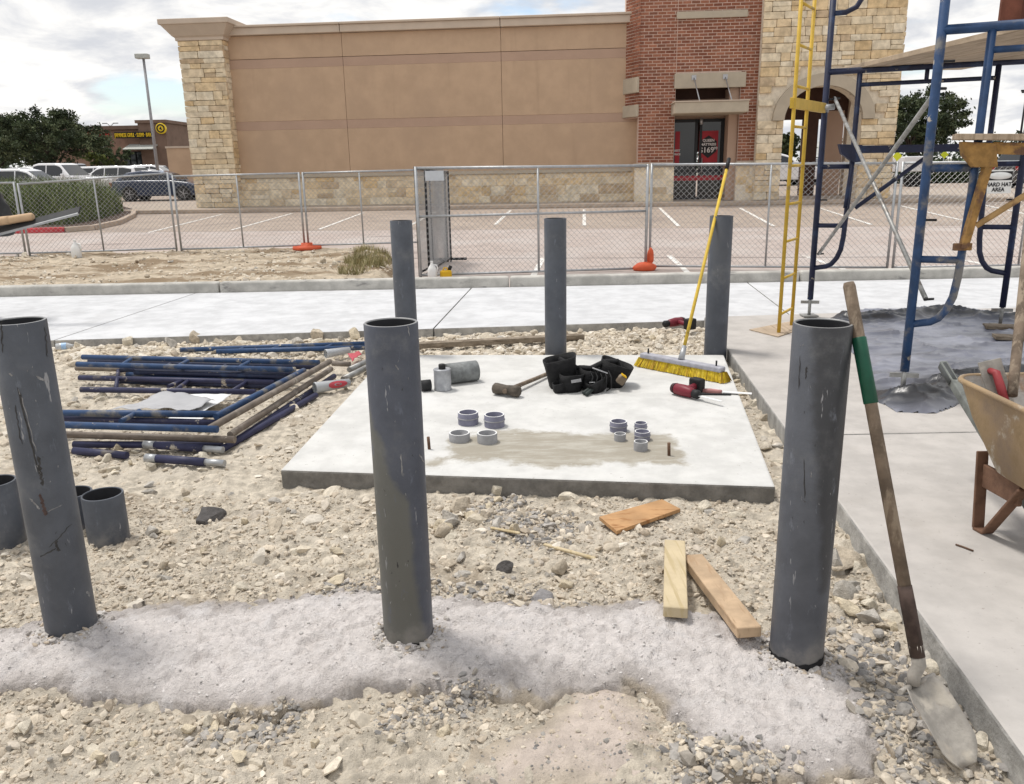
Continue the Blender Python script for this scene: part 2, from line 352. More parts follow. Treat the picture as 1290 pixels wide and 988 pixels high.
# pad slab: sides a darker grey than the trowelled top
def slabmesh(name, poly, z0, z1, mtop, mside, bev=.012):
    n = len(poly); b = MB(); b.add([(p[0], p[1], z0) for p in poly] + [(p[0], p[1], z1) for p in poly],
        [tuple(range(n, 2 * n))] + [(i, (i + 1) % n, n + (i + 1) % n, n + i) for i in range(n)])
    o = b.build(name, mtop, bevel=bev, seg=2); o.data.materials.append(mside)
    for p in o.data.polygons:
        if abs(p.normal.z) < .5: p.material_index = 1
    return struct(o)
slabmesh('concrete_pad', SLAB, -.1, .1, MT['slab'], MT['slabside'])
# right hand walk in two pours
JY = 4.62
slabmesh('sidewalk', [(edgex(.3), .3), (14, .3), (14, JY), (edgex(JY), JY)], -.15, .12, MT['walk'], MT['walkside'])
slabmesh('sidewalk', [(edgex(JY + .012), JY + .012), (14, JY + .012), (14, roady(14) - .02), (edgex(8.55), roady(2) - .02)], -.15, .12, MT['walk'], MT['walkside'])
# new road, curb
FY = 11.35
xs = [-60, -12.2, -8.4, -4.6, -.8, 3.0, 6.8, 10.6, 60]
for i in range(len(xs) - 1):
    x0, x1 = xs[i] + .006, xs[i + 1] - .006
    sk = .09
    slabmesh('road', [(x0 + sk * 0, roady(x0)), (x1, roady(x1)), (x1 + 3.0 * sk, FY), (x0 + 3.0 * sk, FY)], -.1, .08, MT['road'], MT['walkside'], .008)
for i in range(16):
    x0 = -32 + i * 4; b = MB(); b.box((x0 + 1.994, FY + .085, .075), (3.988, .17, .29)); struct(b.build('curb', MT['curb'], bevel=.035, seg=3))
# dirt island left of the gate
ISL = px([(-260, 333), (0, 323), (230, 317), (470, 311), (492, 318), (505, 335), (497, 350), (470, 357), (430, 361), (-260, 371)], .12)
def islz(X, Y):
    d = polydist(X, Y, ISL) + .15 * fbm(X * 1.5, Y * 1.5, 51, 3)
    return -.1 + sstep(-.1, .25, d) * (.25 + .05 * fbm(X * .8, Y * .8, 53, 3) + .04 * fbm(X * 4, Y * 4, 55, 3) + .018 * fbm(X * 16, Y * 16, 57, 2))
struct(grid('dirt_island', np.arange(-14, -.8, .06), np.arange(11.5, 18.6, .06), islz, MT['island']))
# parking lot
def lotpoly(name, pts, mt, dz=0.0):
    b = MB(); b.add([(p[0], p[1], LK * (p[1] - 13) + dz) for p in pts], [tuple(range(len(pts)))]); return b.build(name, mt)
lot = struct(lotpoly('parking_lot', [(-120, 11.4), (120, 11.4), (120, 70), (-120, 70)], MT['stall']))
b = MB(); b.add([(-1500, 70, LK * 57), (1500, 70, LK * 57), (1500, 1800, LK * 57), (-1500, 1800, LK * 57)], [(0, 1, 2, 3)]); struct(b.build('far_ground', MT['far']))
JA, JB = GL(300, 292), GL(950, 287)
jl = lambda x: JA.y + (x - JA.x) * (JB.y - JA.y) / (JB.x - JA.x)
struct(lotpoly('drive_aisle', [(-70, 11.6), (70, 11.6), (70, jl(70)), (-70, jl(-70))], MT['aisle'], .004))
b = MB()
for k in range(2):
    y0 = jl(0) + k * -6.3
    b.add([(-40, y0 + (jl(-40) - jl(0)), 0), (40, y0 + jl(40) - jl(0), 0), (40, y0 + .035 + jl(40) - jl(0), 0), (-40, y0 + .035 + jl(-40) - jl(0), 0)], [(0, 1, 2, 3)])
for v in b.v: v.z = LK * (v.y - 13) + .0075
MT['joint'] = mat('joint_sealant', (.13, .10, .095), .8, var=.2)
o = b.build('pavement_joint', MT['joint']); o.parent = lot
for s in [(280, 270, 187, 293), (368, 269, 291, 290), (458, 268, 402, 289), (643, 265, 624, 283), (736, 264, 736, 284), (831, 262, 855, 285), (932, 262, 975, 285), (1032, 262, 1098, 283),
          (1133, 259, 1210, 277), (1238, 258, 1340, 280), (549, 267, 513, 286), (684, 325, 672, 347), (843, 322, 866, 343), (1013, 322, 1065, 340), (1187, 322, 1240, 333)]:
    a, c = GL(*s[:2], .008), GL(*s[2:], .008); d = (c - a).normalized(); sd_ = Vector((d.y, -d.x, 0)) * .05
    b = MB(); b.add([a + sd_, a - sd_, c - sd_, c + sd_], [(0, 1, 2, 3)]); o = b.build('painted_stripe', MT['white']); o.parent = lot

# ------------------------------------------------------------------ gravel and stones
ico = None
def ico_base(sub=1):
    bm = bmesh.new(); bmesh.ops.create_icosphere(bm, subdivisions=sub, radius=1); v = np.array([q.co[:] for q in bm.verts]); f = np.array([[q.index for q in p.verts] for p in bm.faces]); bm.free(); return v, f
IV, IF = ico_base(1)
IV2, IF2 = ico_base(2)
def gravel(name, label, xy, size, pal, zf, flat=.6, sink=.25, fine=True):
    n = len(xy); s = size; bv, bf = (IV, IF) if fine else (IV2, IF2); k = len(bv)
    base = np.repeat(bv[None], n, 0)
    if fine: base = base * (1 + RNG.uniform(-.38, .38, (n, k, 1)))
    else:
        for c in range(8):
            d = RNG.normal(0, 1, (n, 1, 3)); d /= np.linalg.norm(d, axis=2, keepdims=True); h = RNG.uniform(.35, .85, (n, 1, 1))
            base = base - np.clip((base * d).sum(2, keepdims=True) - h, 0, None) * d
        base = base * (1.25 + RNG.uniform(-.04, .04, (n, k, 1)))
    sc = np.stack([s * RNG.uniform(.7, 1.6, n), s * RNG.uniform(.65, 1.2, n), s * RNG.uniform(flat * .55, flat * 1.45, n)], 1)
    v = base * sc[:, None, :]; a = RNG.uniform(0, 6.28, n); ca, sa = np.cos(a)[:, None], np.sin(a)[:, None]
    tl = RNG.normal(0, .38, n)[:, None]; z1 = v[:, :, 2] * np.cos(tl) - v[:, :, 0] * np.sin(tl); x1 = v[:, :, 0] * np.cos(tl) + v[:, :, 2] * np.sin(tl)
    X = x1 * ca - v[:, :, 1] * sa; Y = x1 * sa + v[:, :, 1] * ca
    z = zf(xy[:, 0], xy[:, 1]) + s * flat * (RNG.uniform(-.35, .65, n) - sink)
    V = np.stack([X + xy[:, :1], Y + xy[:, 1:2], z1 + z[:, None]], 2).reshape(-1, 3)
    F = (bf[None] + (np.arange(n) * k)[:, None, None]).reshape(-1, 3)
    pal = np.array(pal); c = pal[RNG.integers(0, len(pal), n)] * RNG.uniform(.85, 1.15, (n, 1)); col = np.repeat(c, k, 0)
    o = npmesh(name, V, F, MT['pebble'], col=col); return tag(o, label, 'gravel', kind='stuff')
def scatter(poly, n, clump=0.0, seed=5):
    P = np.array([p[:2] for p in poly]); lo, hi = P.min(0), P.max(0); out = []
    t = 0
    while t < n:
        q = RNG.uniform(lo, hi, (n * 3, 2)); ok = inpoly(q[:, 0], q[:, 1], poly)
        if clump: ok &= RNG.uniform(0, 1, len(q)) < np.clip(.5 + clump * fbm(q[:, 0] * 2.3, q[:, 1] * 2.3, seed, 3), .03, 1)
        q = q[ok]; out.append(q); t += len(q)
    return np.concatenate(out)[:n]
def notin(q, *polys):
    k = np.ones(len(q), bool)
    for p in polys: k &= ~inpoly(q[:, 0], q[:, 1], p)
    return q[k]
def lognorm(n, m_, s, hi): return np.clip(np.exp(RNG.normal(math.log(m_), s, n)), m_ * .4, hi)
TAN = [(.54, .47, .375), (.50, .43, .34), (.59, .52, .425), (.44, .375, .295), (.56, .50, .41), (.48, .425, .355)]
PALE = [(.62, .555, .455), (.57, .505, .405), (.66, .605, .52), (.52, .455, .365)]
GREY = [(.34, .32, .295), (.28, .265, .25), (.39, .365, .335), (.235, .225, .215), (.37, .335, .29)]
slab2 = [p[:2] for p in SLAB]
AREA = [(-4.6, 1.2), (1.28, 1.2), (1.66, 5.0), (1.98, 8.5), (-6.8, 8.0), (-6.8, 4)]
near = [(-2.6, 1.2), (1.28, 1.2), (1.52, 3.9), (-3.0, 4.2)]
q = notin(scatter(near, 62000, .8, 61), FOOT, SAND, slab2); gravel('fine_gravel', 'fine tan gravel strewn over the dirt', q, lognorm(len(q), .0040, .6, .016), TAN, gz)
q = notin(scatter(near, 4600, 1.8, 67), FOOT, SAND, slab2); gravel('coarse_gravel', 'coarse tan stone chips scattered on the dirt round the bollards', q, lognorm(len(q), .0095, .6, .036), TAN + PALE, gz, sink=.55, fine=False)
q = notin(scatter(AREA, 22000, 1.2, 71), near, slab2); gravel('fine_gravel', 'fine pale gravel on the dirt round the pad', q, lognorm(len(q), .008, .55, .03), TAN + PALE, gz)
q = notin(scatter(AREA, 4200, 1.5, 73), near, slab2); gravel('coarse_gravel', 'coarse pale stone chips on the dirt by the scaffold frames', q, lognorm(len(q), .017, .5, .05), PALE + TAN, gz, sink=.4, fine=False)
zone = [(-6.4, 7.3), (2.0, 7.2), (2.0, 8.5), (-6.4, 8.02)]
q = notin(scatter(zone, 8000, 1.0, 77), slab2); gravel('limestone_gravel', 'pale crushed limestone along the edge of the new road', q, lognorm(len(q), .013, .55, .05), PALE, gz, .7)
q = notin(scatter(zone, 1300, 1.4, 79), slab2); gravel('limestone_gravel', 'coarse pale limestone chips along the edge of the new road', q, lognorm(len(q), .026, .4, .06), PALE, gz, .7, fine=False)
# grey crushed stone in patches, thinning outwards
def feather(poly, n, seed):
    P = np.array([p[:2] for p in poly]); lo, hi = P.min(0) - .12, P.max(0) + .12; q = RNG.uniform(lo, hi, (n * 14, 2))
    d = polydist(q[:, 0], q[:, 1], poly) + .10 * fbm(q[:, 0] * 5, q[:, 1] * 5, seed, 3)
    k = RNG.uniform(0, 1, len(q)) < sstep(-.10, .10, d) ** 1.5; return q[k][:n]
for (pp, n, sz, lab) in [
        ([(590, 640), (630, 628), (690, 640), (725, 668), (690, 698), (650, 690), (610, 672)], 1500, .0085, 'grey crushed stone heaped at the front edge of the pad'),
        ([(490, 900), (540, 884), (600, 880), (590, 890), (540, 908), (490, 920)], 1300, .0048, 'grey crushed stone by the crumbled edge of the footing'),
        ([(420, 738), (480, 722), (560, 730), (660, 748), (740, 768), (640, 764), (560, 752), (470, 750), (400, 755)], 1300, .0065, 'grey stone chips along the back of the footing'),
        ([(1045, 800), (1100, 800), (1150, 840), (1180, 900), (1250, 975), (1130, 978), (1110, 930), (1085, 850)], 2600, .008, 'grey crushed stone under the shovel blade'),
        ([(300, 902), (400, 898), (340, 930), (280, 925)], 900, .006, 'grey stone chips below the footing by the pale rocks'),
        ([(845, 920), (880, 950), (1000, 965), (980, 985), (860, 985)], 1100, .0065, 'grey stone chips between the sand and the footing lump')]:
    q = feather(px(pp), n, 81); gravel('grey_gravel', lab, q, lognorm(len(q), sz, .5, .026), GREY + GREY + TAN, lambda a, c: np.maximum(gz(a, c), footz(a, c)), fine=(n < 1400))
q = scatter(SAND, 500, .9, 88); gravel('sand_grit', 'small grit scattered on the sand patch', q, lognorm(len(q), .0035, .5, .010), TAN + GREY, lambda a, c: np.maximum(sandz(a, c), gz(a, c)))
q = scatter(FOOT, 1500, .9, 87); gravel('footing_grit', 'small grey grit lying on the rough footing', q, lognorm(len(q), .0032, .45, .010), [(.56, .53, .51), (.48, .46, .44), (.60, .57, .55)], footz)
q = scatter(ISL, 4500, 1.4, 89); gravel('island_gravel', 'pale gravel and clods on the dirt strip inside the fence', q, lognorm(len(q), .016, .5, .05), PALE + TAN + [(.30, .24, .18)], islz)
# separate rocks
RCOL = {'cream': (.64, .58, .475), 'tan': (.52, .45, .355), 'buff': (.60, .52, .39), 'greyish': (.46, .43, .385), 'grey': (.26, .25, .25), 'dark': (.105, .098, .095)}
RMAT = {k: mat(k + '_rock', c, .92, var=.22, scale=26, bump=.7, bscale=75, spec=.12, col2=tuple(q * .72 for q in c), c2scale=12) for k, c in RCOL.items()}
def rockmesh(seed, colour, sub=3):
    rs = np.random.default_rng(seed); v, f = ico_base(sub); d = rs.normal(0, 1, (15, 3)); d /= np.linalg.norm(d, axis=1)[:, None]; h = rs.uniform(.38, .86, 15)
    for dd, hh in zip(d, h): v = v - np.clip(v @ dd - hh, 0, None)[:, None] * dd
    v = v * 1.25 * (1 + rs.uniform(-.018, .018, (len(v), 1)))
    me = bpy.data.meshes.new('rock'); me.from_pydata(v.tolist(), [], f.tolist()); me.materials.append(RMAT[colour]); return me
RM = {k: [rockmesh(i + 13 * j, k) for i in range(6)] for j, k in enumerate(RCOL)}
SHAPES = {'flat': (1.15, 1.0, .5), 'blocky': (1.0, .9, .85), 'long': (1.5, .75, .7), 'pointed': (.85, .8, 1.1)}
def rock(p, r, label, group=None, colour='cream', zf=gz, shape='blocky', name='rock', sink=.3):
    o = bpy.data.objects.new(name, random.choice(RM[colour])); COL.objects.link(o); sx, sy, sz = SHAPES[shape]
    z = float(zf(np.array([p[0]]), np.array([p[1]]))[0])
    o.location = (p[0], p[1], z + r * sz * (.62 - sink)); o.scale = (r * sx, r * sy, r * sz)
    o.rotation_euler = (random.uniform(-.2, .2), random.uniform(-.2, .2), random.uniform(0, 6.3)); return tag(o, label, 'rock', group)
def rocks(poly, n, r0, r1, where, group, avoid=(), zf=gz, cols=('cream', 'tan', 'buff', 'greyish')):
    q = notin(scatter(poly, n * 3, .4), *avoid)[:n]
    for p in q:
        f = random.random() ** 1.6; sz = 'large' if f > .62 else 'medium' if f > .25 else 'small'; c = random.choice(cols); sh = random.choice(list(SHAPES))
        rock(p, r0 * .8 + (r1 - r0 * .8) * f, f'{sz} {sh} {c} stone {where}', group, c, zf, sh)
rocks(px([(1050, 660), (1075, 690), (1140, 790), (1110, 800), (1050, 790), (1045, 740)]), 30, .02, .07, 'between the shovel bollard and the sidewalk edge', 'rocks beside the sidewalk edge')
rocks(px([(1150, 800), (1265, 968), (1225, 975), (1190, 900)]), 14, .018, .034, 'beside the shovel blade', 'stones by the shovel blade')
rocks(px([(545, 640), (620, 625), (760, 632), (720, 660), (560, 690)]), 22, .022, .055, 'in front of the concrete pad', 'rocks in front of the pad', avoid=(slab2,))
rocks(px([(545, 690), (740, 720), (720, 755), (560, 745)]), 16, .018, .038, 'on the dirt just behind the footing', 'stones behind the footing')
rocks(px([(860, 640), (965, 655), (960, 700), (880, 690)]), 7, .02, .04, 'behind the two lumber offcuts', 'stones behind the lumber offcuts')
rocks(px([(170, 600), (340, 620), (450, 690), (440, 745), (200, 760), (170, 700)]), 30, .018, .045, 'on open dirt near the short pipe offcuts', 'stones on the open dirt')
rocks(px([(10, 905), (300, 905), (420, 925), (380, 975), (10, 975)]), 34, .012, .028, 'below the footing edge', 'stones below the footing', avoid=(FOOT,))
rocks(px([(70, 432), (455, 420), (455, 432), (70, 446)], .04), 34, .035, .085, 'along the road edge behind the scaffold pile', 'limestone lumps along the road edge', avoid=(slab2,))
rocks(px([(535, 418), (860, 410), (880, 432), (540, 440)], .04), 30, .025, .06, 'between the pad and the road edge', 'limestone lumps behind the pad', avoid=(slab2,))
rocks(px([(180, 560), (300, 590), (240, 600), (120, 600), (110, 575)]), 26, .018, .05, 'in the rubble round the violet tubes', 'rubble lumps by the purple tubes')
rocks(px([(80, 500), (180, 500), (170, 512), (80, 512)]), 8, .03, .05, 'between the stacked scaffold frames', 'stones among the scaffold frames')
rocks(px([(925, 470), (945, 480), (985, 560), (1000, 600), (975, 590), (930, 490)]), 14, .03, .055, 'in the gap between pad and sidewalk', 'stones in the gap by the pad', avoid=(slab2,))
rocks(px([(10, 325), (480, 318), (480, 350), (10, 360)], .12), 20, .04, .09, 'on the dirt strip inside the fence', 'rocks on the dirt strip', zf=islz)
rock(G(263, 655), .072, 'dark grey angular rock lying alone on the open dirt', colour='dark', shape='flat', sink=.1)
rock(G(626, 622), .058, 'cream pointed rock propped against the front face of the pad', shape='pointed')
rock(G(683, 752), .06, 'blue grey concrete chunk at the back edge of the footing', colour='grey', shape='flat')
rock(G(562, 917), .027, 'yellowish rounded stone by the crumbled footing edge', colour='buff')
rock(G(262, 912), .024, 'white pointed stone standing below the footing edge', shape='pointed')
rock(G(637, 720), .035, 'dark grey clod on the dirt behind the footing', colour='dark')
rock(G(720, 632), .055, 'large flat cream rock by the pad front beside the plywood offcut', shape='flat')
rock(G(886, 645), .045, 'pale block of limestone beside the plywood offcut')
# ------------------------------------------------------------------ main store building
BA = -5.0
OB = GL(790, 253, .13)
UB = Vector((math.cos(R(BA)), math.sin(R(BA)), 0)); NB = Vector((math.sin(R(BA)), -math.cos(R(BA)), 0))   # NB points at the camera side
def wl(x, y, w_=0.0):
    r = ray(x, y); p = OB + NB * w_; t = (p - CAMP).dot(NB) / r.dot(NB); q = CAMP + r * t - OB
    return q.dot(UB), q.z
MT['stucco'] = mat('stucco', (.49, .35, .24), .9, extra=stain((.40, .285, .195), 1.3, .54, .78, (1.2, 1.2, .12)), var=.06, scale=1.6, bump=.12, bscale=150, col2=(.44, .315, .22), c2scale=.5, c2lo=.45, c2hi=.8, spec=.15)
MT['stucco2'] = mat('stucco_band', (.43, .30, .225), .9, var=.04, scale=1.2, bump=.12, bscale=150, spec=.15)
MT['coping'] = mat('coping_paint', (.52, .43, .345), .7, var=.05, scale=2)
MT['precast'] = mat('precast', (.44, .38, .295), .85, var=.06, scale=3, bump=.1)
MT['mortar'] = mat('mortar', (.70, .62, .50), .95, var=.12, scale=9)
MT['bmortar'] = mat('brick_mortar', (.62, .48, .40), .95, var=.1, scale=9)
MT['brick'] = mat('brick', (.22, .08, .055), .9, var=.15, scale=14, bump=.2, bscale=60, attr='Col', spec=.15)
MT['stone'] = mat('wall_stone', (.6, .5, .35), .92, var=.22, scale=5, bump=.55, bscale=14, spec=.15, col2=(.58, .47, .32), c2scale=1.6, c2lo=.55, c2hi=.85,
                  objrand=[(.68, .585, .435), (.72, .63, .48), (.64, .47, .26), (.70, .60, .44), (.58, .42, .23), (.74, .66, .52), (.68, .58, .42), (.50, .38, .25), (.72, .61, .44), (.66, .50, .30), (.74, .65, .50)])
MT['darkbrown'] = mat('brown_paint', (.075, .04, .03), .8, var=.1)
MT['glass'] = mat('dark_glass', (.012, .014, .016), .06, var=0, spec=.6)
MT['darkmetal'] = mat('dark_frame', (.02, .02, .022), .4, var=.1, metal=.3)
MT['postred'] = mat('poster_red', (.36, .02, .03), .5, var=.05)
MT['postblack'] = mat('poster_black', (.012, .01, .012), .5, var=.05)
MT['postwhite'] = mat('poster_white', (.7, .66, .64), .5, var=.05)
MT['steel'] = mat('steel', (.42, .42, .43), .4, metal=.7, var=.1, scale=20)

store = thing('store_building', 'tan stucco store building with stone pier, brick entrance bay and arched stone tower', 'building', OB, R(BA), local=True)
FRM = {}   # stone meshes
def stonemesh(seed):
    rs = np.random.default_rng(seed); bm = bmesh.new(); bmesh.ops.create_cube(bm, size=1)
    for v in bm.verts: v.co.x += rs.uniform(-.02, .02); v.co.z += rs.uniform(-.035, .035); v.co.y += rs.uniform(-.12, .05) if v.co.y < 0 else 0
    bmesh.ops.bevel(bm, geom=[e for e in bm.edges if e.verts[0].co.y < .2 or e.verts[1].co.y < .2], offset=.05, segments=1, affect='EDGES')
    me = bpy.data.meshes.new('stone'); bm.to_mesh(me); bm.free(); me.materials.append(MT['stone']); return me
SM = [stonemesh(200 + i) for i in range(8)]
def stones(parent, u0, u1, z0, z1, y, rh=(.17, .36), rl=(.35, 1.05), skip=None, face='front', dep=.12):
    """lay coursed rubble on a vertical face; local y is the face, stones stand proud towards -y (or along +x for face='right')"""
    z = z0
    while z < z1 - .04:
        h = random.uniform(*rh)
        if z + h > z1 - .09: h = z1 - z
        u = u0
        while u < u1 - .03:
            L = random.uniform(*rl)
            if h > .28: L *= .85
            if u + L > u1 - .2: L = u1 - u
            parts = [(z, h)]
            if h > .27 and random.random() < .3: parts = [(z, h * .5), (z + h * .5, h * .5)]
            for (zz, hh) in parts:
                if skip and skip(u, u + L, zz, zz + hh): continue
                o = bpy.data.objects.new('stone', random.choice(SM)); COL.objects.link(o); o.parent = parent
                g = .014; pr = random.uniform(.0, .035)
                o.scale = (L - g, dep, hh - g)
                if face == 'front': o.location = (u + L / 2, y - pr * .7 + .054, zz + hh / 2)
                else: o.location = (y + pr, u + L / 2, zz + hh / 2); o.rotation_euler.z = math.pi / 2
            u += L
        z += h
# wall panels
uL = wl(288, 140)[0]; uR = wl(800, 250)[0] + .25
ztop = wl(600, 24)[1]; zcop = wl(600, 36)[1]; r1 = wl(600, 67)[1]; r2 = wl(600, 147)[1]; zw = wl(600, 216)[1]
ucols = [uL - .3, wl(434, 100)[0], wl(632, 100)[0], uR]
b = MB(); b.box(((uL + uR) / 2, 12.1, zcop / 2), (uR - uL + .4, 24, zcop)); b.build('wall_core', MT['stucco2'], store)
for i in range(3):
    for (za, zb, dp, nm, mt_) in ((r1, zcop, .06, 'wall_panel', 'stucco'), (r1 - .32, r1, .05, 'wall_band', 'stucco2'), (r2, r1 - .32, .06, 'wall_panel', 'stucco'),
                                  (r2 - .32, r2, .05, 'wall_band', 'stucco2'), (zw, r2 - .32, .06, 'wall_panel', 'stucco')):
        a, c = ucols[i] + .006, ucols[i + 1] - .006; tp = .03 if nm == 'wall_panel' and zb in (zcop, r1 - .32, r2 - .32) and za in (r1, r2) else .012
        b = MB(); b.box(((a + c) / 2, .1 - dp - .045, (za + zb) / 2 + .006), (c - a, .1 + (.004 if nm == 'wall_band' else 0), zb - za - (.03 if nm == 'wall_panel' and za in (r1,) else .0))); b.build(nm, MT[mt_], store, bevel=.006, seg=1)
for i in range(3):
    a, c = ucols[i] + .01, ucols[i + 1] - .01
    b = MB(); b.box(((a + c) / 2, .0, (zcop + ztop) / 2 - .03), (c - a, .5, ztop - zcop - .06)); b.box(((a + c) / 2, -.03, ztop - .02), (c - a + .012, .6, .08)); b.build('coping', MT['coping'], store, bevel=.02)
b = MB(); b.box(((uL + uR) / 2, -.03, zw - .05), (uR - uL, .3, .12)); b.build('wainscot_cap', MT['precast'], store, bevel=.02)
wc = MB(); wc.box(((uL + uR) / 2, .0, zw / 2 - .12), (uR - uL, .16, zw + .1)); wc = wc.build('wainscot', MT['mortar'], store)
stones(wc, uL, uR, 0, zw - .12, -.08, (.2, .38), (.35, .95))
# left pier with cornice
pw = .55; pa = wl(247, 255, pw)[0]; pb_ = wl(301, 255, pw)[0]; zc0 = wl(255, 51, pw)[1]; zc1 = wl(255, 25, pw)[1]
pc = MB(); pc.box(((pa + pb_) / 2, .72, zc0 / 2 - .1), (pb_ - pa - .16, 2 * pw + 1.2, zc0 + .2)); pc = pc.build('stone_pier', MT['mortar'], store)
stones(pc, pa, pb_, 0, zc0, -pw)
stones(pc, -pw, 1.2, 0, zc0, pb_ - .08, face='right', dep=.1)
b = MB(); M_ = None; pcx = (pa + pb_) / 2
hw = (pb_ - pa) / 2
lv = [(zc0, .06), (zc0 + .1, .06), (zc0 + .16, .14), (zc0 + (zc1 - zc0) * .72, .40), (zc0 + (zc1 - zc0) * .74, .46), (zc1, .46)]
vv = []
for (z, e) in lv: vv += [(pcx - hw - e, -pw - e, z), (pcx + hw + e, -pw - e, z), (pcx + hw + e, 1.6 + e, z), (pcx - hw - e, 1.6 + e, z)]
fs = [tuple((3, 2, 1, 0)), tuple(len(vv) - 4 + i for i in range(4))]
for i in range(len(lv) - 1):
    for j in range(4): fs.append((i * 4 + j, i * 4 + (j + 1) % 4, i * 4 + 4 + (j + 1) % 4, i * 4 + 4 + j))
b.add(vv, fs); b.build('cornice', MT['coping'], store, bevel=.02)
# brick entrance bay
bw = .85; ZB = 9.2
b0 = wl(786.5, 120)[0]; b1 = wl(803.5, 190, bw)[0]; zlow = wl(797, 149, .4)[1]; b2 = wl(847, 251, bw)[0]; b3 = wl(926, 251, bw)[0]; b4 = wl(949, 251, bw)[0]
zl0, zl1 = wl(890, 111, bw)[1], wl(890, 92, bw)[1]; zbase = wl(830, 209, bw)[1]
bay = MB()
MXY = lambda z: Matrix.Translation((0, 0, z))
bay.prism([(b0, .02), (b1, -bw + .06), (b2, -bw + .06), (b2, .6), (b0, .6)], MXY(zlow), ZB - zlow)
bay.prism([(b1, -bw + .06), (b2, -bw + .06), (b2, .6), (b1, .6)], MXY(-.2), zlow + .2)
bay.prism([(b3, -bw + .06), (b4 + .3, -bw + .06), (b4 + .3, .6), (b3, .6)], MXY(-.2), ZB + .2)
bay.prism([(b2, -bw + .06), (b3, -bw + .06), (b3, .6), (b2, .6)], MXY(zl1), ZB - zl1)
bayo = bay.build('brick_bay', MT['bmortar'], store)
def bricks(parent, runs, name):
    V = []; F = []; C = []; cube = np.array([(i, j, k) for k in (0, 1) for j in (0, 1) for i in (0, 1)], float); cf = np.array([(0, 1, 5, 4), (0, 4, 6, 2), (1, 3, 7, 5), (4, 5, 7, 6), (0, 2, 3, 1)])
    H_, L_, g = .105, .30, .024; n = 0
    for (p, d, nrm, L, z0, z1, depth) in runs:
        p = np.array(p, float); d = np.array(d, float); nrm = np.array(nrm, float); k0 = int(round(z0 / H_)); k1 = int(round(z1 / H_))
        for k in range(k0, k1):
            s = -L_ / 2 if k % 2 else 0.0
            while s < L - .02:
                a, c = max(s, 0) + g / 2, min(s + L_, L) - g / 2
                if c - a > .03:
                    q = p + d * (a + cube[:, :1] * (c - a)) + nrm * (depth * (1 - cube[:, 1:2]) + RNG.uniform(-.004, .004)) + np.array([0, 0, 1]) * (k * H_ + g / 2 + cube[:, 2:] * (H_ - g))
                    V.append(q); F.append(cf + n); n += 8
                    base = np.array([(.245, .095, .058), (.28, .115, .07), (.215, .082, .052), (.31, .132, .082), (.235, .10, .066)][RNG.integers(0, 5)]) * RNG.uniform(.85, 1.15)
                    C.append(np.tile(base, (8, 1)))
                s += L_
    o = npmesh(name, np.concatenate(V), np.concatenate(F), MT['brick'], parent, col=np.concatenate(C)); o['kind'] = 'stuff'; return o
chd = Vector((b1 - b0, -bw, 0)); chl = chd.length; chd.normalize(); chn = Vector((chd.y, -chd.x, 0))
runs = [((b1, -bw + .06, 0), (1, 0, 0), (0, -1, 0), b2 - b1, zbase + .1, ZB, .012), ((b3, -bw + .06, 0), (1, 0, 0), (0, -1, 0), b4 + .3 - b3, zbase + .1, ZB, .012),
        ((b2, -bw + .10, 0), (1, 0, 0), (0, -1, 0), b3 - b2 + .05, zl1, ZB - 1.0, .05), ((b0 + .02, .0, 0), tuple(chd), tuple(chn), chl - .0, zlow, ZB, .012),
        ((b3 - .02, .3, 0), (0, -1, 0), (-1, 0, 0), bw + .22, zbase + .1, zl0, .0)]
bricks(bayo, runs, 'brick_courses')
b = MB(); b.box(((b2 + b3) / 2 + .05, -bw + .03, (zl0 + zl1) / 2), (b3 - b2 + .22, .18, zl1 - zl0)); b.build('lintel', MT['precast'], bayo, bevel=.015)
zt0, zt1 = wl(890, 23, bw)[1], wl(890, 14, bw)[1]
b = MB(); b.box(((b2 + b3) / 2 + .03, -bw + .03, (zt0 + zt1) / 2), (b3 - b2 + .16, .16, zt1 - zt0)); b.build('precast_band', MT['precast'], bayo, bevel=.015)
dzr = zl0 - 2.0
b = MB(); b.box(((b2 + b3) / 2, .35, (dzr + zl1) / 2), (b3 - b2 + .1, .1, zl1 + .3 - dzr)); b.box(((b2 + b3) / 2, -.2, zl1 + .1), (b3 - b2 + .1, 1.0, .1)); b.build('recess_wall', MT['darkbrown'], bayo)
zk0, zk1 = wl(890, 143, bw + .9)[1], wl(890, 129, bw + .9)[1]; ka, kb = wl(849, 136, bw + .9)[0], wl(941, 136, bw + .9)[0]
can = MB(); can.box(((ka + kb) / 2, -bw - .3, (zk0 + zk1) / 2), (kb - ka, 1.9, zk1 - zk0)); can = can.build('canopy', MT['precast'], bayo, bevel=.02)
b = MB(); b.box(((ka + kb) / 2, -bw - .3, zk1 + .02), (kb - ka + .06, 1.96, .04)); b.build('canopy_flashing', MT['coping'], bayo)
for f in (.27, .75):
    u = b2 + (b3 - b2) * f; b = MB(); b.tube((u, -bw - .06, (zl0 + zl1) / 2 + .1), (u + .12, -bw - 1.0, zk1), .022, 6); b.box((u, -bw - .07, (zl0 + zl1) / 2 + .1), (.16, .04, .16)); b.build('canopy_rod', MT['steel'], bayo)
for (ya, yb) in ((118, 99), (148, 133)):   # stub canopies on the angled side
    za, zb = wl(797, ya, .4)[1], wl(797, yb, .4)[1]; c = Vector((b0, 0, 0)) + chd * chl * .5 + chn * .03
    b = MB(); b.box((c.x, c.y, (za + zb) / 2), (chl - .02, .10, zb - za), Matrix.Rotation(math.atan2(chd.y, chd.x), 3, 'Z')); b.build('side_band', MT['precast'], bayo, bevel=.015)
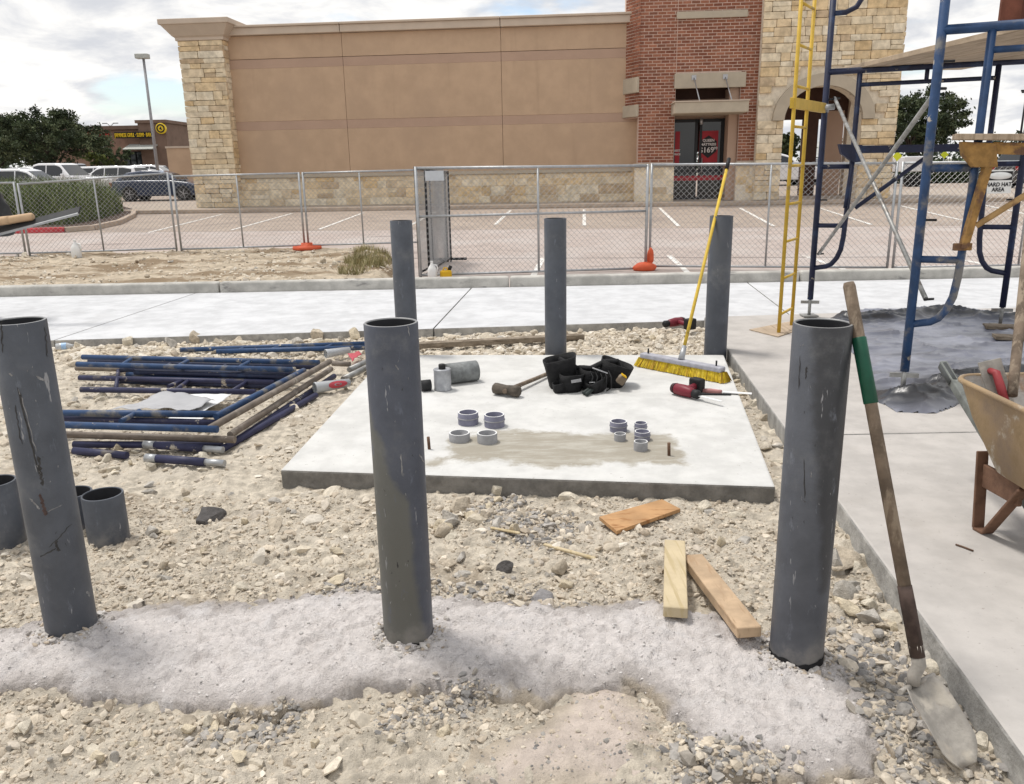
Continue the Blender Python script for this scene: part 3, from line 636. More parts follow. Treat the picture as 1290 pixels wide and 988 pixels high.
for (ua, ub) in ((b1 - .10, b2 + .02), (b3 - .02, b4 + .3)):
    st = MB(); st.box(((ua + ub) / 2, -bw + .2, zbase / 2 - .05), (ub - ua, .5, zbase + .0)); st = st.build('pier_base', MT['mortar'], bayo)
    stones(st, ua, ub, 0, zbase - .06, -bw - .04, (.2, .34), (.4, .8), dep=.1)
    b = MB(); b.box(((ua + ub) / 2, -bw + .12, zbase + .03), (ub - ua + .06, .52, .12)); b.build('pier_cap', MT['precast'], bayo, bevel=.015)
ang = math.atan2(chd.y, chd.x); c = Vector((b0, 0, 0)) + chd * chl * .5
b = MB(); b.box((b1 - .06, -bw / 2 + .15, zbase / 2), (.1, bw - .1, zbase)); b.build('side_base', MT['stone'], bayo, bevel=.02)
# storefront, recessed
dy = .12; dz1 = wl(880, 150, -dy)[1]; da, db = b2, b3
sf = MB()
for u in (da + .05, da + (db - da) * .40, da + (db - da) * .47, db - .38): sf.box((u, dy, dz1 / 2), (.09, .1, dz1))
for z in (.06, 1.02, dz1 - .06): sf.box(((da + db) / 2 - .15, dy + .01, z), (db - da - .3, .08, .1))
sf = sf.build('storefront', MT['darkmetal'], store)
b = MB(); b.box((db - .17, dy - .3, zl0 / 2), (.34, 1.0, zl0)); b.build('jamb', MT['stucco2'], sf)
b = MB(); b.box(((da + db) / 2, dy + .1, (dz1 + zk0 + .6) / 2), (db - da, .1, zk0 + .6 - dz1)); b.build('transom_panel', MT['stucco2'], sf)
for (ua, ub) in ((da + .1, da + (db - da) * .40), (da + (db - da) * .48, db - .42)):
    b = MB(); b.box(((ua + ub) / 2, dy + .03, dz1 / 2), (ub - ua, .015, dz1 - .1)); b.build('pane', MT['glass'], sf)
b = MB(); b.box(((da + db) / 2 - .15, dy - .06, .78), (db - da - .36, .03, .17)); b.build('red_strip', MT['postred'], sf)
b = MB(); b.tube((da + (db - da) * .5, dy - .1, .9), (da + (db - da) * .5, dy - .1, 1.5), .02, 8); b.build('door_handle', MT['steel'], sf)
b = MB(); b.tube(((da + db) / 2 - .1, -.2, dz1 + .02), ((da + db) / 2 - .1, -.2, dz1 - .22), .06, 8); b.build('door_lamp', MT['steel'], sf)
def poster(u0, u1, z0, z1, hexa, texts):
    p = MB(); p.box(((u0 + u1) / 2, dy - .0, (z0 + z1) / 2), (u1 - u0, .012, z1 - z0)); p = p.build('poster', MT['postred'], sf)
    cx, cz, hw_, hh = (u0 + u1) / 2, (z0 + z1) / 2, (u1 - u0) * .5, (z1 - z0) * .5
    if hexa:
        M_ = Matrix.Translation((cx, dy - .008, cz)) @ Matrix.Rotation(R(90), 4, 'X')
        b = MB(); b.prism([(-hw_ * .86, -hh * .3), (0, -hh * .72), (hw_ * .86, -hh * .3), (hw_ * .86, hh * .35), (0, hh * .72), (-hw_ * .86, hh * .35)], M_, .006); b.build('hexagon', MT['postblack'], p)
    for (s, x, z, size) in texts:
        me = text_mesh(s, size, .004, bold=.004); o = link('lettering', me, MT['postwhite'], p); o.location = (cx + x, dy - .02, cz + z); o.rotation_euler = (R(90), 0, 0)
pu0, pu1 = wl(880, 190, -dy)[0], wl(904, 190, -dy)[0]; pz0, pz1 = wl(890, 205, -dy)[1], wl(890, 165, -dy)[1]
poster(pu0, pu1, pz0, pz1, True, [('QUEEN', 0, .22, .13), ('MATTRESS', 0, .08, .12), ('$169', -.06, -.12, .27), ('99', .27, -.06, .13)])
qu0, qu1 = wl(848.5, 190, -dy)[0] + .05, wl(856, 190, -dy)[0]
poster(qu0, qu1, pz0, pz1, False, [('BEST', 0, -.12, .1), ('PRICE', 0, -.25, .09)])
# arched tower
tw = 1.15; t0 = wl(949, 249, tw)[0]; t1 = wl(1119, 248, tw)[0]; a0 = wl(981, 248, tw)[0]; a1 = wl(1085, 160, tw)[0]; acx, ar = (a0 + a1) / 2, (a1 - a0) / 2
zs = wl(1032, 151, tw)[1]; ZT = 9.6; zcrown = wl(1032, 108, tw)[1]; asp = (zcrown - zs) / ar; TD = 3.8
arc = [(acx + ar * math.cos(R(t)), zs + ar * asp * math.sin(R(t))) for t in range(0, 181, 12)]
FX = Matrix.Rotation(R(90), 4, 'X')
tower = MB(); tower.prism([(t0, -.2), (a0, -.2)] + arc[::-1] + [(a1, -.2), (t1, -.2), (t1, ZT), (t0, ZT)], Matrix.Translation((0, -tw + .70, 0)) @ FX, .62)
# right side wall with its own arch
sy0, sy1 = -tw + .70, -tw + TD; smid = (sy0 + sy1) / 2 + .1; sr = .95
sarc = [(smid + sr * math.cos(R(t)), zs + sr * 1.25 * math.sin(R(t))) for t in range(0, 181, 12)]
SX = Matrix(((0, 0, 1, t1 - .62), (1, 0, 0, 0), (0, 1, 0, 0), (0, 0, 0, 1)))
tower.prism([(sy0, -.2), (smid - sr, -.2)] + sarc[::-1] + [(smid + sr, -.2), (sy1, -.2), (sy1, ZT), (sy0, ZT)], SX, .56)
tower.box(((t0 + t1) / 2, -tw + TD / 2, ZT - .1), (t1 - t0 - .2, TD - .2, .2))
tower = tower.build('stone_tower', MT['mortar'], store)
def tskip(ua, ub, za, zb):
    for u in (ua + .02, (ua + ub) / 2, ub - .02):
        for z in (za + .02, zb - .02):
            if abs(u - acx) < ar + .03 and z < zs: return True
            if z >= zs - .05 and ((u - acx) / (ar + .42)) ** 2 + ((z - zs) / (ar * asp + .42)) ** 2 < 1: return True
    return False
stones(tower, t0, acx - ar, 0, zs, -tw, rl=(.35, .8)); stones(tower, acx + ar, t1, 0, zs, -tw, rl=(.35, .8))
stones(tower, t0, t1, zs, ZT, -tw, (.17, .36), (.3, .75), tskip)
stones(tower, a1 - .0, a1 + .01, 0, 0, 0)
stones(tower, -tw, sy1, 0, ZT, t1 - .02, face='right', dep=.1, skip=lambda ua, ub, za, zb: (ub > smid - sr and ua < smid + sr and za < zs + 1.2))
trim = [(acx + (ar + .40) * math.cos(R(t)), zs + (ar * asp + .40) * math.sin(R(t))) for t in range(0, 181, 10)]
tr = [(acx + (ar + .0) * math.cos(R(t)), zs + (ar * asp) * math.sin(R(t))) for t in range(0, 181, 10)]
b = MB(); b.prism(trim + tr[::-1], Matrix.Translation((0, -tw + .2, 0)) @ FX, .32); b.build('arch_trim', MT['precast'], tower)
b = MB(); b.box((acx, -tw + TD / 2 + .4, zs + ar * asp + .35), (t1 - t0 - .3, TD - 1.0, .2)); b.build('arch_ceiling', MT['stucco2'], tower)
# back of the passage: brown post, header and right rear pier
yb = -tw + TD - .2
for (xa, xb, mt_, nm) in ((1009, 1026, 'darkbrown', 'rear_post'), (1036, 1057, 'stucco2', 'rear_pier')):
    ua, ub = wl(xa, 200, -yb)[0], wl(xb, 200, -yb)[0]; b = MB(); b.box(((ua + ub) / 2, yb, zs * .56), (ub - ua, .5, zs * 1.12 + .3)); b.build(nm, MT[mt_], tower, bevel=.02)
zh = wl(1000, 151, -yb)[1]; zh2 = wl(1000, 138, -yb)[1]
b = MB(); b.box((acx, yb + .02, (zh + zs + 3) / 2), (t1 - t0 - 1.0, .4, zs + 3 - zh)); b.build('rear_header', MT['darkbrown'], tower)
# store sidewalk and curb
cA, cB = GL(300, 268), GL(1250, 254)
b = MB(); cd_ = (cB - cA).normalized(); e0 = cA - cd_ * 7.0; e1 = cA + cd_ * 60; bk = -NB * 9
nf = 40
b.add([(e0.x, e0.y, lotz(e0.y)), (e1.x, e1.y, lotz(e1.y)), (e1.x, e1.y, lotz(e1.y) + .13), (e0.x, e0.y, lotz(e0.y) + .13),
       (e1.x + bk.x, e1.y + bk.y, OB.z - .004), (e0.x + bk.x, e0.y + bk.y, OB.z - .004), (e0.x + bk.x, e0.y + bk.y, lotz(e0.y))], [(0, 1, 2, 3), (3, 2, 4, 5), (0, 3, 5, 6)])
struct(b.build('store_sidewalk', MT['storewalk']))
b = MB(); ee = e0 + (-NB * .05); b.beam((e0.x, e0.y, lotz(e0.y) + .07), (e1.x, e1.y, lotz(e1.y) + .07), .3, .15); struct(b.build('store_curb', MT['tancurb'], bevel=.03))

# ------------------------------------------------------------------ far shop with signs
SY = 74.0
MT['shopbrick'] = mat('shop_brick', (.30, .185, .14), .9, var=.18, scale=1.5, bump=.1, col2=(.36, .24, .18), c2scale=.3)
MT['shoptower'] = mat('shop_tower_brick', (.19, .125, .095), .9, var=.12, scale=1.5)
MT['yellow'] = mat('sign_yellow', (.80, .56, .03), .5, var=.05)
MT['signred'] = mat('sign_red', (.42, .03, .025), .5, var=.05)
MT['awning'] = mat('awning', (.42, .43, .40), .7, var=.1)
MT['shopglass'] = mat('shop_glass', (.02, .025, .03), .1, var=0, spec=.5)
def sp(x, y, dy_=0): return YP(x, y, SY + dy_)
gz0 = LK * 57
shop = thing('shop_building', 'low brown brick shop building with yellow lettered sign beyond the parked cars', 'building', (sp(150, 200).x, SY, gz0))
b = MB(); xa, xb = sp(60, 200).x, sp(198, 200).x; zt = sp(150, 163).z; b.box(((xa + xb) / 2, SY + 6, (gz0 + zt) / 2), (xb - xa, 12, zt - gz0)); b.build('wall', MT['shopbrick'], shop)
b = MB(); b.box(((xa + xb) / 2, SY + 5.8, zt + .12), (xb - xa + .3, 12.4, .3)); b.build('parapet', MT['shoptower'], shop)
xa, xb = sp(182, 200).x, sp(216, 200).x; zt2 = sp(200, 155).z; b = MB(); b.box(((xa + xb) / 2, SY + 3.5, (gz0 + zt2) / 2), (xb - xa, 8, zt2 - gz0)); b.box(((xa + xb) / 2, SY + 3.5, zt2 + .1), (xb - xa + .3, 8.3, .25)); b.build('corner_tower', MT['shoptower'], shop)
def signbox(x0, x1, y0, y1, mt_, dyy, nm): 
    p, q = sp(x0, y1, dyy), sp(x1, y0, dyy); b = MB(); b.box(((p.x + q.x) / 2, SY + dyy, (p.z + q.z) / 2), (q.x - p.x, .25, q.z - p.z)); return b.build(nm, MT[mt_], shop), (p + q) / 2, q.x - p.x, q.z - p.z
sg, c, sw, sh = signbox(145, 192, 166, 174.5, 'postblack', -.75, 'sign_board')
me = text_mesh('JAPANESE GRILL · SUSHI · BAR', sh * .92, .05); wid = max(v.co.x for v in me.vertices) - min(v.co.x for v in me.vertices); me.transform(Matrix.Diagonal((sw * .96 / wid, 1, 1, 1)))
o = link('sign_lettering', me, MT['yellow'], sg); o.location = c - Vector(P0(shop)) + Vector((0, -.16, -.02)); o.rotation_euler = (R(90), 0, 0)
me = text_mesh('Villages', 1.0, .08, bold=.03); o = link('red_lettering', me, MT['signred'], shop); o.location = sp(116, 171, -.15) - P0(shop); o.rotation_euler = (R(90), 0, 0)
p = sp(203, 162, -.65); M_ = Matrix.Translation(p) @ Matrix.Rotation(R(90), 4, 'X')
b = MB(); b.lathe([(.0, .12), (.42, .12), (.44, .1), (.44, -.1), (0, -.1)], 24, M_); em = b.build('round_emblem', MT['yellow'], shop)
b = MB(); b.lathe([(.36, .13), (.34, .15), (.26, .15), (.24, .13)], 20, M_); b.build('emblem_ring', MT['postblack'], em)
b = MB(); b.prism([(-.12, -.05), (.12, -.14), (.02, .16)], M_ @ Matrix.Translation((0, 0, .12)), .03); b.build('emblem_leaf', MT['postblack'], em)
b = MB(); p, q = sp(155, 189, -1.6), sp(192, 183, -1.6); b.add([(p.x, SY - 1.7, p.z), (q.x, SY - 1.7, p.z), (q.x, SY - .2, q.z + .1), (p.x, SY - .2, q.z + .1)], [(0, 1, 2, 3)]); b.build('awning', MT['awning'], shop, solid=.06)
b = MB(); p, q = sp(112, 187, -1.6), sp(129, 182, -1.6); b.add([(p.x, SY - 1.7, p.z), (q.x, SY - 1.7, p.z), (q.x, SY - .2, q.z + .1), (p.x, SY - .2, q.z + .1)], [(0, 1, 2, 3)]); b.build('awning', MT['awning'], shop, solid=.06)
for x in (161, 169, 177, 186):
    p, q = sp(x - 3.2, 209, -.1), sp(x + 3.2, 191, -.1); f = MB(); f.box(((p.x + q.x) / 2, SY - .1, (p.z + q.z) / 2), (q.x - p.x, .2, q.z - p.z)); f = f.build('window', MT['darkmetal'], shop)
    b = MB(); b.box(((p.x + q.x) / 2, SY - .22, (p.z + q.z) / 2), (q.x - p.x - .2, .04, q.z - p.z - .2)); b.build('pane', MT['shopglass'], f)
# tan enclosure wall beside the big building
ey = 47.0; p, q = YP(214, 224, ey), YP(250, 186, ey)
en = thing('enclosure_wall', 'plain tan stucco enclosure wall between the dark hatchback and the store', 'wall', ((p.x + q.x) / 2, ey, lotz(ey)))
b = MB(); b.box(((p.x + q.x) / 2, ey + .15, (q.z + lotz(ey)) / 2), (q.x - p.x, .3, q.z - lotz(ey))); b.build('wall', MT['stucco'], en)
b = MB(); b.box(((p.x + q.x) / 2, ey + .15, q.z + .04), (q.x - p.x + .08, .4, .1)); b.build('wall_cap', MT['coping'], en)

# ------------------------------------------------------------------ lamps
MT['galv'] = mat('galvanised', (.40, .41, .42), .45, metal=.6, var=.12, scale=12)
MT['polegrey'] = mat('pole_paint', (.30, .30, .31), .5, metal=.3, var=.08)
ly = 50.0; p = YP(198, 210, ly); q = YP(180, 74, ly)
lp = thing('parking_lamp', 'tall grey parking lot lamp with a single box head beside the store', 'street lamp', (p.x, ly, lotz(ly)))
b = MB(); b.path([(p.x, ly, lotz(ly)), (p.x, ly, q.z)], [.1, .07], 10); b.build('pole', MT['polegrey'], lp)
b = MB(); b.tube((p.x, ly, lotz(ly)), (p.x, ly, lotz(ly) + .7), .25, 12); b.build('base', MT['curb'], lp)
b = MB(); b.box((p.x - .05, ly, q.z + .12), (.72, .45, .26)); b.build('lamp_head', MT['awning'], lp, bevel=.04)
ly = 95.0; p = YP(145, 200, ly); q = YP(145, 158, ly)
lp = thing('twin_lamp', 'small twin armed street lamp rising behind the brick shop', 'street lamp', (p.x, ly, gz0))
b = MB(); b.path([(p.x, ly, gz0), (p.x, ly, q.z)], [.1, .06], 8); b.build('pole', MT['polegrey'], lp)
for s in (-1, 1):
    a = MB(); a.path([(p.x, ly, q.z - .2), (p.x + s * .25, ly, q.z + .15), (p.x + s * .4, ly, q.z + .2)], .04, 6); a.build('arm', MT['polegrey'], lp)
    b = MB(); b.box((p.x + s * .6, ly, q.z + .22), (.5, .25, .1)); b.build('lamp_head', MT['polegrey'], lp, bevel=.02)
ly = 60.0; p = YP(1283, 190, ly); q = YP(1287, 117, ly)
lp = thing('dark_lamp_pole', 'slim dark lamp pole beyond the hedge with a flat head', 'street lamp', (p.x, ly, lotz(ly)))
b = MB(); b.path([(p.x, ly, lotz(ly)), (p.x, ly, q.z)], [.09, .06], 8); b.build('pole', MT['darkmetal'], lp)
b = MB(); b.box((p.x + .05, ly, q.z + .05), (.6, .35, .14)); b.build('lamp_head', MT['darkmetal'], lp, bevel=.03)
# ------------------------------------------------------------------ vegetation
MT['bark'] = mat('bark', (.075, .06, .05), .95, var=.3, scale=6, bump=.5)
def leafmat(name): return mat(name, (.05, .075, .03), .75, var=.25, scale=1.2, attr='Col', spec=.25)
MT['leaf'] = leafmat('leaves'); MT['blade'] = leafmat('grass_blades')
def leaves(name, parent, C, size, pal, per, spread, mt='leaf'):
    """clumps C (n,3); per leaves in each"""
    n = len(C); P = np.repeat(C, per, 0) + RNG.normal(0, 1, (n * per, 3)) * np.repeat(spread, per)[:, None] * np.array([1, 1, .7])
    m_ = len(P); a = RNG.normal(0, 1, (m_, 3)); a /= np.linalg.norm(a, axis=1)[:, None]; t = RNG.normal(0, 1, (m_, 3)); c = np.cross(a, t); c /= np.linalg.norm(c, axis=1)[:, None]
    s = size * RNG.uniform(.6, 1.4, (m_, 1)); V = np.stack([P - a * s, P + c * s * .45, P + a * s, P - c * s * .45], 1).reshape(-1, 3)
    F = np.arange(m_ * 4).reshape(-1, 4); pal = np.array(pal); k = np.repeat(RNG.integers(0, len(pal), n), per); col = pal[k] * RNG.uniform(.75, 1.25, (m_, 1))
    return npmesh(name, V, F, MT[mt], parent, col=np.repeat(col, 4, 0))
def tree(base, height, rx, rz, zc, label, n=260, per=34, lobes=9, leaf=.10, pal=((.034, .050, .022), (.052, .072, .032), (.026, .038, .018), (.075, .095, .045), (.10, .12, .06)), seed=1, tr=.2):
    rs = np.random.default_rng(seed); t = thing('tree', label, 'tree', base)
    bx_, by_, bz_ = base; tops = []
    b = MB(); b.path([(bx_, by_, bz_ - .1), (bx_ + .05, by_, bz_ + (zc - rz * .5) * .6), (bx_, by_, bz_ + zc)], [tr, tr * .8, tr * .4], 8)
    L = []
    for i in range(lobes):
        a = 2 * math.pi * i / lobes + rs.uniform(-.3, .3); d = rx * rs.uniform(.35, .8); h = zc + rz * rs.uniform(-.45, .6)
        e = Vector((bx_ + d * math.cos(a), by_ + d * math.sin(a), bz_ + h)); L.append((e, rs.uniform(.3, .5)))
        mdp = Vector((bx_, by_, bz_ + zc * .55)).lerp(e, .5) + Vector((0, 0, .3)); b.path([(bx_, by_, bz_ + (zc - rz) * rs.uniform(.6, 1)), mdp, e], [tr * .45, tr * .3, tr * .1], 6)
    b.build('trunk', MT['bark'], t)
    C = []; 
    while len(C) < n:
        if rs.random() < .55:
            e, k = L[rs.integers(0, lobes)]; q = np.array(e) + rs.normal(0, 1, 3) * np.array([rx * k * .7, rx * k * .7, rz * k * .8])
        else:
            d = rs.normal(0, 1, 3); d /= np.linalg.norm(d); d *= rs.uniform(.3, 1) ** .5; q = np.array([bx_, by_, bz_ + zc]) + d * np.array([rx, rx, rz])
        nx = (q - np.array([bx_, by_, bz_ + zc])) / np.array([rx, rx, rz])
        if np.linalg.norm(nx) < 1.0 + .28 * noise.noise(Vector(nx * 2.1) + Vector((seed * 3, 0, 0))) and q[2] > bz_ + zc - rz * 1.02: C.append(q)
    # feathery twig sprays past the outline
    for k in range(n // 6):
        d = rs.normal(0, 1, 3); d[2] = abs(d[2]) * .9 - .15; d /= np.linalg.norm(d)
        for f in (.92, 1.04, 1.14): C.append(np.array([bx_, by_, bz_ + zc]) + d * np.array([rx, rx, rz]) * (f + rs.uniform(-.04, .04)))
    C = np.array(C); leaves('crown', t, C, leaf, pal, per, np.full(len(C), rx * .05)); return t
def tree_px(x0, x1, ytop, ybot, Y, label, zg, n, per, seed, leaf=.1, clear=.25, **k):
    p, q = YP(x0, ybot, Y), YP(x1, ytop, Y); rx = (q.x - p.x) / 2; top = q.z - zg; bot = max(p.z - zg, top * clear)
    return tree(((p.x + q.x) / 2, Y, zg), top, rx, (top - bot) / 2, (top + bot) / 2, label, n, per, seed=seed, leaf=leaf, **k)
tree_px(4, 116, 143, 214, 58, 'wide spreading dark live oak standing behind the white parked cars', lotz(58), 300, 60, 3, .095)
tree_px(-70, 45, 150, 214, 66, 'darker rounded tree partly hidden behind the spreading live oak', lotz(66), 300, 36, 4, .12)
tree_px(1098, 1212, 116, 207, 52, 'rounded evergreen tree beyond the right end of the stone tower', lotz(52), 260, 60, 5, .095)
tree_px(128, 162, 186, 212, 70, 'small clipped tree beside the shop doors', lotz(70), 70, 26, 6, .1)
tree_px(108, 145, 192, 211, 69, 'low yellowish green bush in front of the brick shop', lotz(69), 70, 26, 7, .1, pal=((.10, .12, .03), (.14, .16, .04), (.07, .09, .03)))
tree_px(217, 246, 168, 212, 84, 'conical green tree rising behind the tan enclosure wall', gz0, 90, 26, 8, .12)
tree_px(980, 1008, 165, 210, 62, 'dark tree seen through the stone arch', lotz(62), 120, 26, 9, .12)
# long hedge on the right
hy = 46.0; pa_, qa_ = YP(1128, 217, hy), YP(1420, 205, hy)
hd = thing('hedge', 'long low clipped green hedge behind the right fence', 'hedge', ((pa_.x + qa_.x) / 2, hy, lotz(hy)))
n = 700; C = np.stack([RNG.uniform(pa_.x, qa_.x, n), hy + RNG.uniform(-.5, .5, n), lotz(hy) + RNG.uniform(.05, qa_.z - lotz(hy) + .1, n)], 1)
leaves('foliage', hd, C, .09, ((.035, .055, .022), (.05, .075, .03), (.07, .10, .04)), 22, np.full(n, .16))
# feathery shrub bed on the left with red curb
MT['mulch'] = mat('mulch', (.075, .05, .038), .95, var=.3, scale=5, bump=.5)
BED = [GL(*p) for p in ((-190, 297), (0, 295), (82, 293), (118, 290), (150, 283), (168, 274), (170, 268), (150, 262), (110, 259), (0, 259), (-190, 262))]
b = MB(); n = len(BED); b.add([(p.x, p.y, lotz(p.y) + .12) for p in BED], [tuple(range(n))]); struct(b.build('planting_bed', MT['mulch']))
for i in range(1, 7):
    a, c = BED[i - 1], BED[i]
    b = MB(); b.beam((a.x, a.y, lotz(a.y) + .07), (c.x, c.y, lotz(c.y) + .07), .16, .15); struct(b.build('bed_curb', MT['redcurb'] if i <= 2 else MT['tancurb'], bevel=.02))
base_ = GL(90, 280)
sh = thing('shrub_bed', 'dense feathery green ornamental grass filling the bed behind the red curb', 'shrub', base_)
HP = [tuple(GL(*p)) for p in ((-120, 290), (0, 290), (88, 289), (130, 281), (157, 272), (150, 266), (110, 262), (0, 262), (-120, 266))]
n = 17000; q = scatter(HP, n, .0); d = polydist(q[:, 0], q[:, 1], HP)
hgt = .95 * np.clip(.45 + d * .9, .45, 1) * RNG.uniform(.55, 1.32, n) * (.8 + .4 * vn(q[:, 0] * 1.4, q[:, 1] * 1.4, 95)); z0 = LK * (q[:, 1] - 13) + .1
ang = RNG.uniform(0, 6.28, n); ln = RNG.uniform(.15, .75, n) * hgt; wd = .011
B0 = np.stack([q[:, 0], q[:, 1], z0], 1); dirv = np.stack([np.cos(ang), np.sin(ang), 0 * ang], 1); sidev = np.stack([-np.sin(ang), np.cos(ang), 0 * ang], 1) * wd
Mid = B0 + dirv * ln[:, None] * .35 + np.array([0, 0, 1]) * hgt[:, None] * .65; Tip = B0 + dirv * ln[:, None] + np.array([0, 0, 1]) * hgt[:, None]
V = np.stack([B0 - sidev, B0 + sidev, Mid + sidev, Mid - sidev, Tip + sidev * .2, Tip - sidev * .2], 1).reshape(-1, 3)
i0 = (np.arange(n) * 6)[:, None]; F = np.concatenate([i0 + np.array([0, 1, 2, 3]), i0 + np.array([3, 2, 4, 5])])
pal = np.array([(.115, .145, .045), (.08, .11, .035), (.15, .175, .06), (.055, .08, .03)]); c = pal[RNG.integers(0, 4, n)] * RNG.uniform(.8, 1.2, (n, 1))
npmesh('foliage', V, F, MT['blade'], sh, col=np.repeat(c, 6, 0))
# dry grass tuft on the dirt strip
GP = [tuple(G(*p, .12)) for p in ((425, 352), (438, 330), (455, 318), (488, 313), (498, 330), (470, 345), (450, 352))]
n = 2400; q = scatter(GP, n, 1.6); z0 = islz(q[:, 0], q[:, 1]); hgt = RNG.uniform(.03, .17, n); ang = RNG.uniform(0, 6.28, n); ln = RNG.uniform(.3, 1.0, n) * hgt
B0 = np.stack([q[:, 0], q[:, 1], z0], 1); dirv = np.stack([np.cos(ang), np.sin(ang), 0 * ang], 1); sidev = np.stack([-np.sin(ang), np.cos(ang), 0 * ang], 1) * .006
V = np.stack([B0 - sidev, B0 + sidev, B0 + dirv * ln[:, None] + np.array([0, 0, 1]) * hgt[:, None]], 1).reshape(-1, 3)
pal = np.array([(.30, .25, .12), (.22, .19, .09), (.16, .15, .06), (.36, .31, .17)]); c = pal[RNG.integers(0, 4, n)]
tag(npmesh('dry_grass', V, np.arange(n * 3).reshape(-1, 3), MT['blade'], col=np.repeat(c, 3, 0)), 'dry straw coloured grass growing on the dirt strip by the gate', 'grass', kind='stuff')

# ------------------------------------------------------------------ cars
MT['tyre'] = mat('tyre', (.018, .018, .019), .85, var=.1)
MT['rim'] = mat('alloy_rim', (.45, .45, .47), .35, metal=.8, var=.05)
MT['carglass'] = mat('car_glass', (.012, .015, .02), .05, var=0, spec=.7)
MT['carwhite'] = mat('car_white', (.78, .78, .79), .25, var=.02, coat=.6, spec=.5)
MT['carblue'] = mat('car_slate_blue', (.032, .045, .085), .25, var=.03, coat=.7, spec=.5)
MT['cardark'] = mat('car_charcoal', (.035, .037, .04), .3, var=.03, coat=.6, spec=.5)
MT['carsilver'] = mat('car_silver', (.45, .46, .47), .3, var=.03, coat=.5, metal=.3)
MT['headlight'] = mat('headlight', (.6, .62, .65), .1, var=.02, spec=.7)
MT['taillight'] = mat('taillight', (.30, .01, .01), .2, var=.02, spec=.6)
MT['trim'] = mat('black_trim', (.015, .015, .016), .6, var=.1)
KINDS = {
 'hatch': dict(L=4.5, W=1.78, low=[(-2.25, .45), (-2.22, .80), (-2.1, .98), (-1.0, 1.0), (.75, .97), (1.6, .86), (2.1, .72), (2.25, .55), (2.24, .30), (1.9, .22), (-1.9, .22), (-2.2, .30)],
      roof=[(-2.02, .97), (-1.45, 1.36), (-.7, 1.46), (.1, 1.44), (.55, 1.30), (1.12, .95)], wx=(-1.32, 1.35), wr=.33, wins=[(-1.65, -.72), (-.66, .18), (.24, .72)]),
 'suv': dict(L=4.6, W=1.86, low=[(-2.3, .5), (-2.28, 1.0), (-2.15, 1.12), (.8, 1.1), (1.7, 1.02), (2.15, .88), (2.3, .66), (2.28, .36), (1.95, .27), (-1.95, .27), (-2.25, .36)],
      roof=[(-2.18, 1.1), (-1.95, 1.58), (-1.3, 1.68), (.0, 1.67), (.35, 1.58), (1.05, 1.08)], wx=(-1.38, 1.42), wr=.36, wins=[(-1.85, -1.05), (-1.0, -.2), (-.14, .62)]),
 'pickup': dict(L=5.8, W=2.0, low=[(-2.9, .6), (-2.9, 1.3), (-.75, 1.3), (-.72, 1.22), (1.2, 1.22), (2.4, 1.16), (2.85, 1.02), (2.9, .62), (2.85, .45), (2.4, .38), (-2.5, .38), (-2.85, .5)],
      roof=[(-.78, 1.2), (-.72, 1.82), (-.4, 1.9), (.6, 1.89), (.85, 1.82), (1.45, 1.2)], wx=(-1.75, 1.85), wr=.41, wins=[(-.66, .05), (.11, 1.02)]),
}
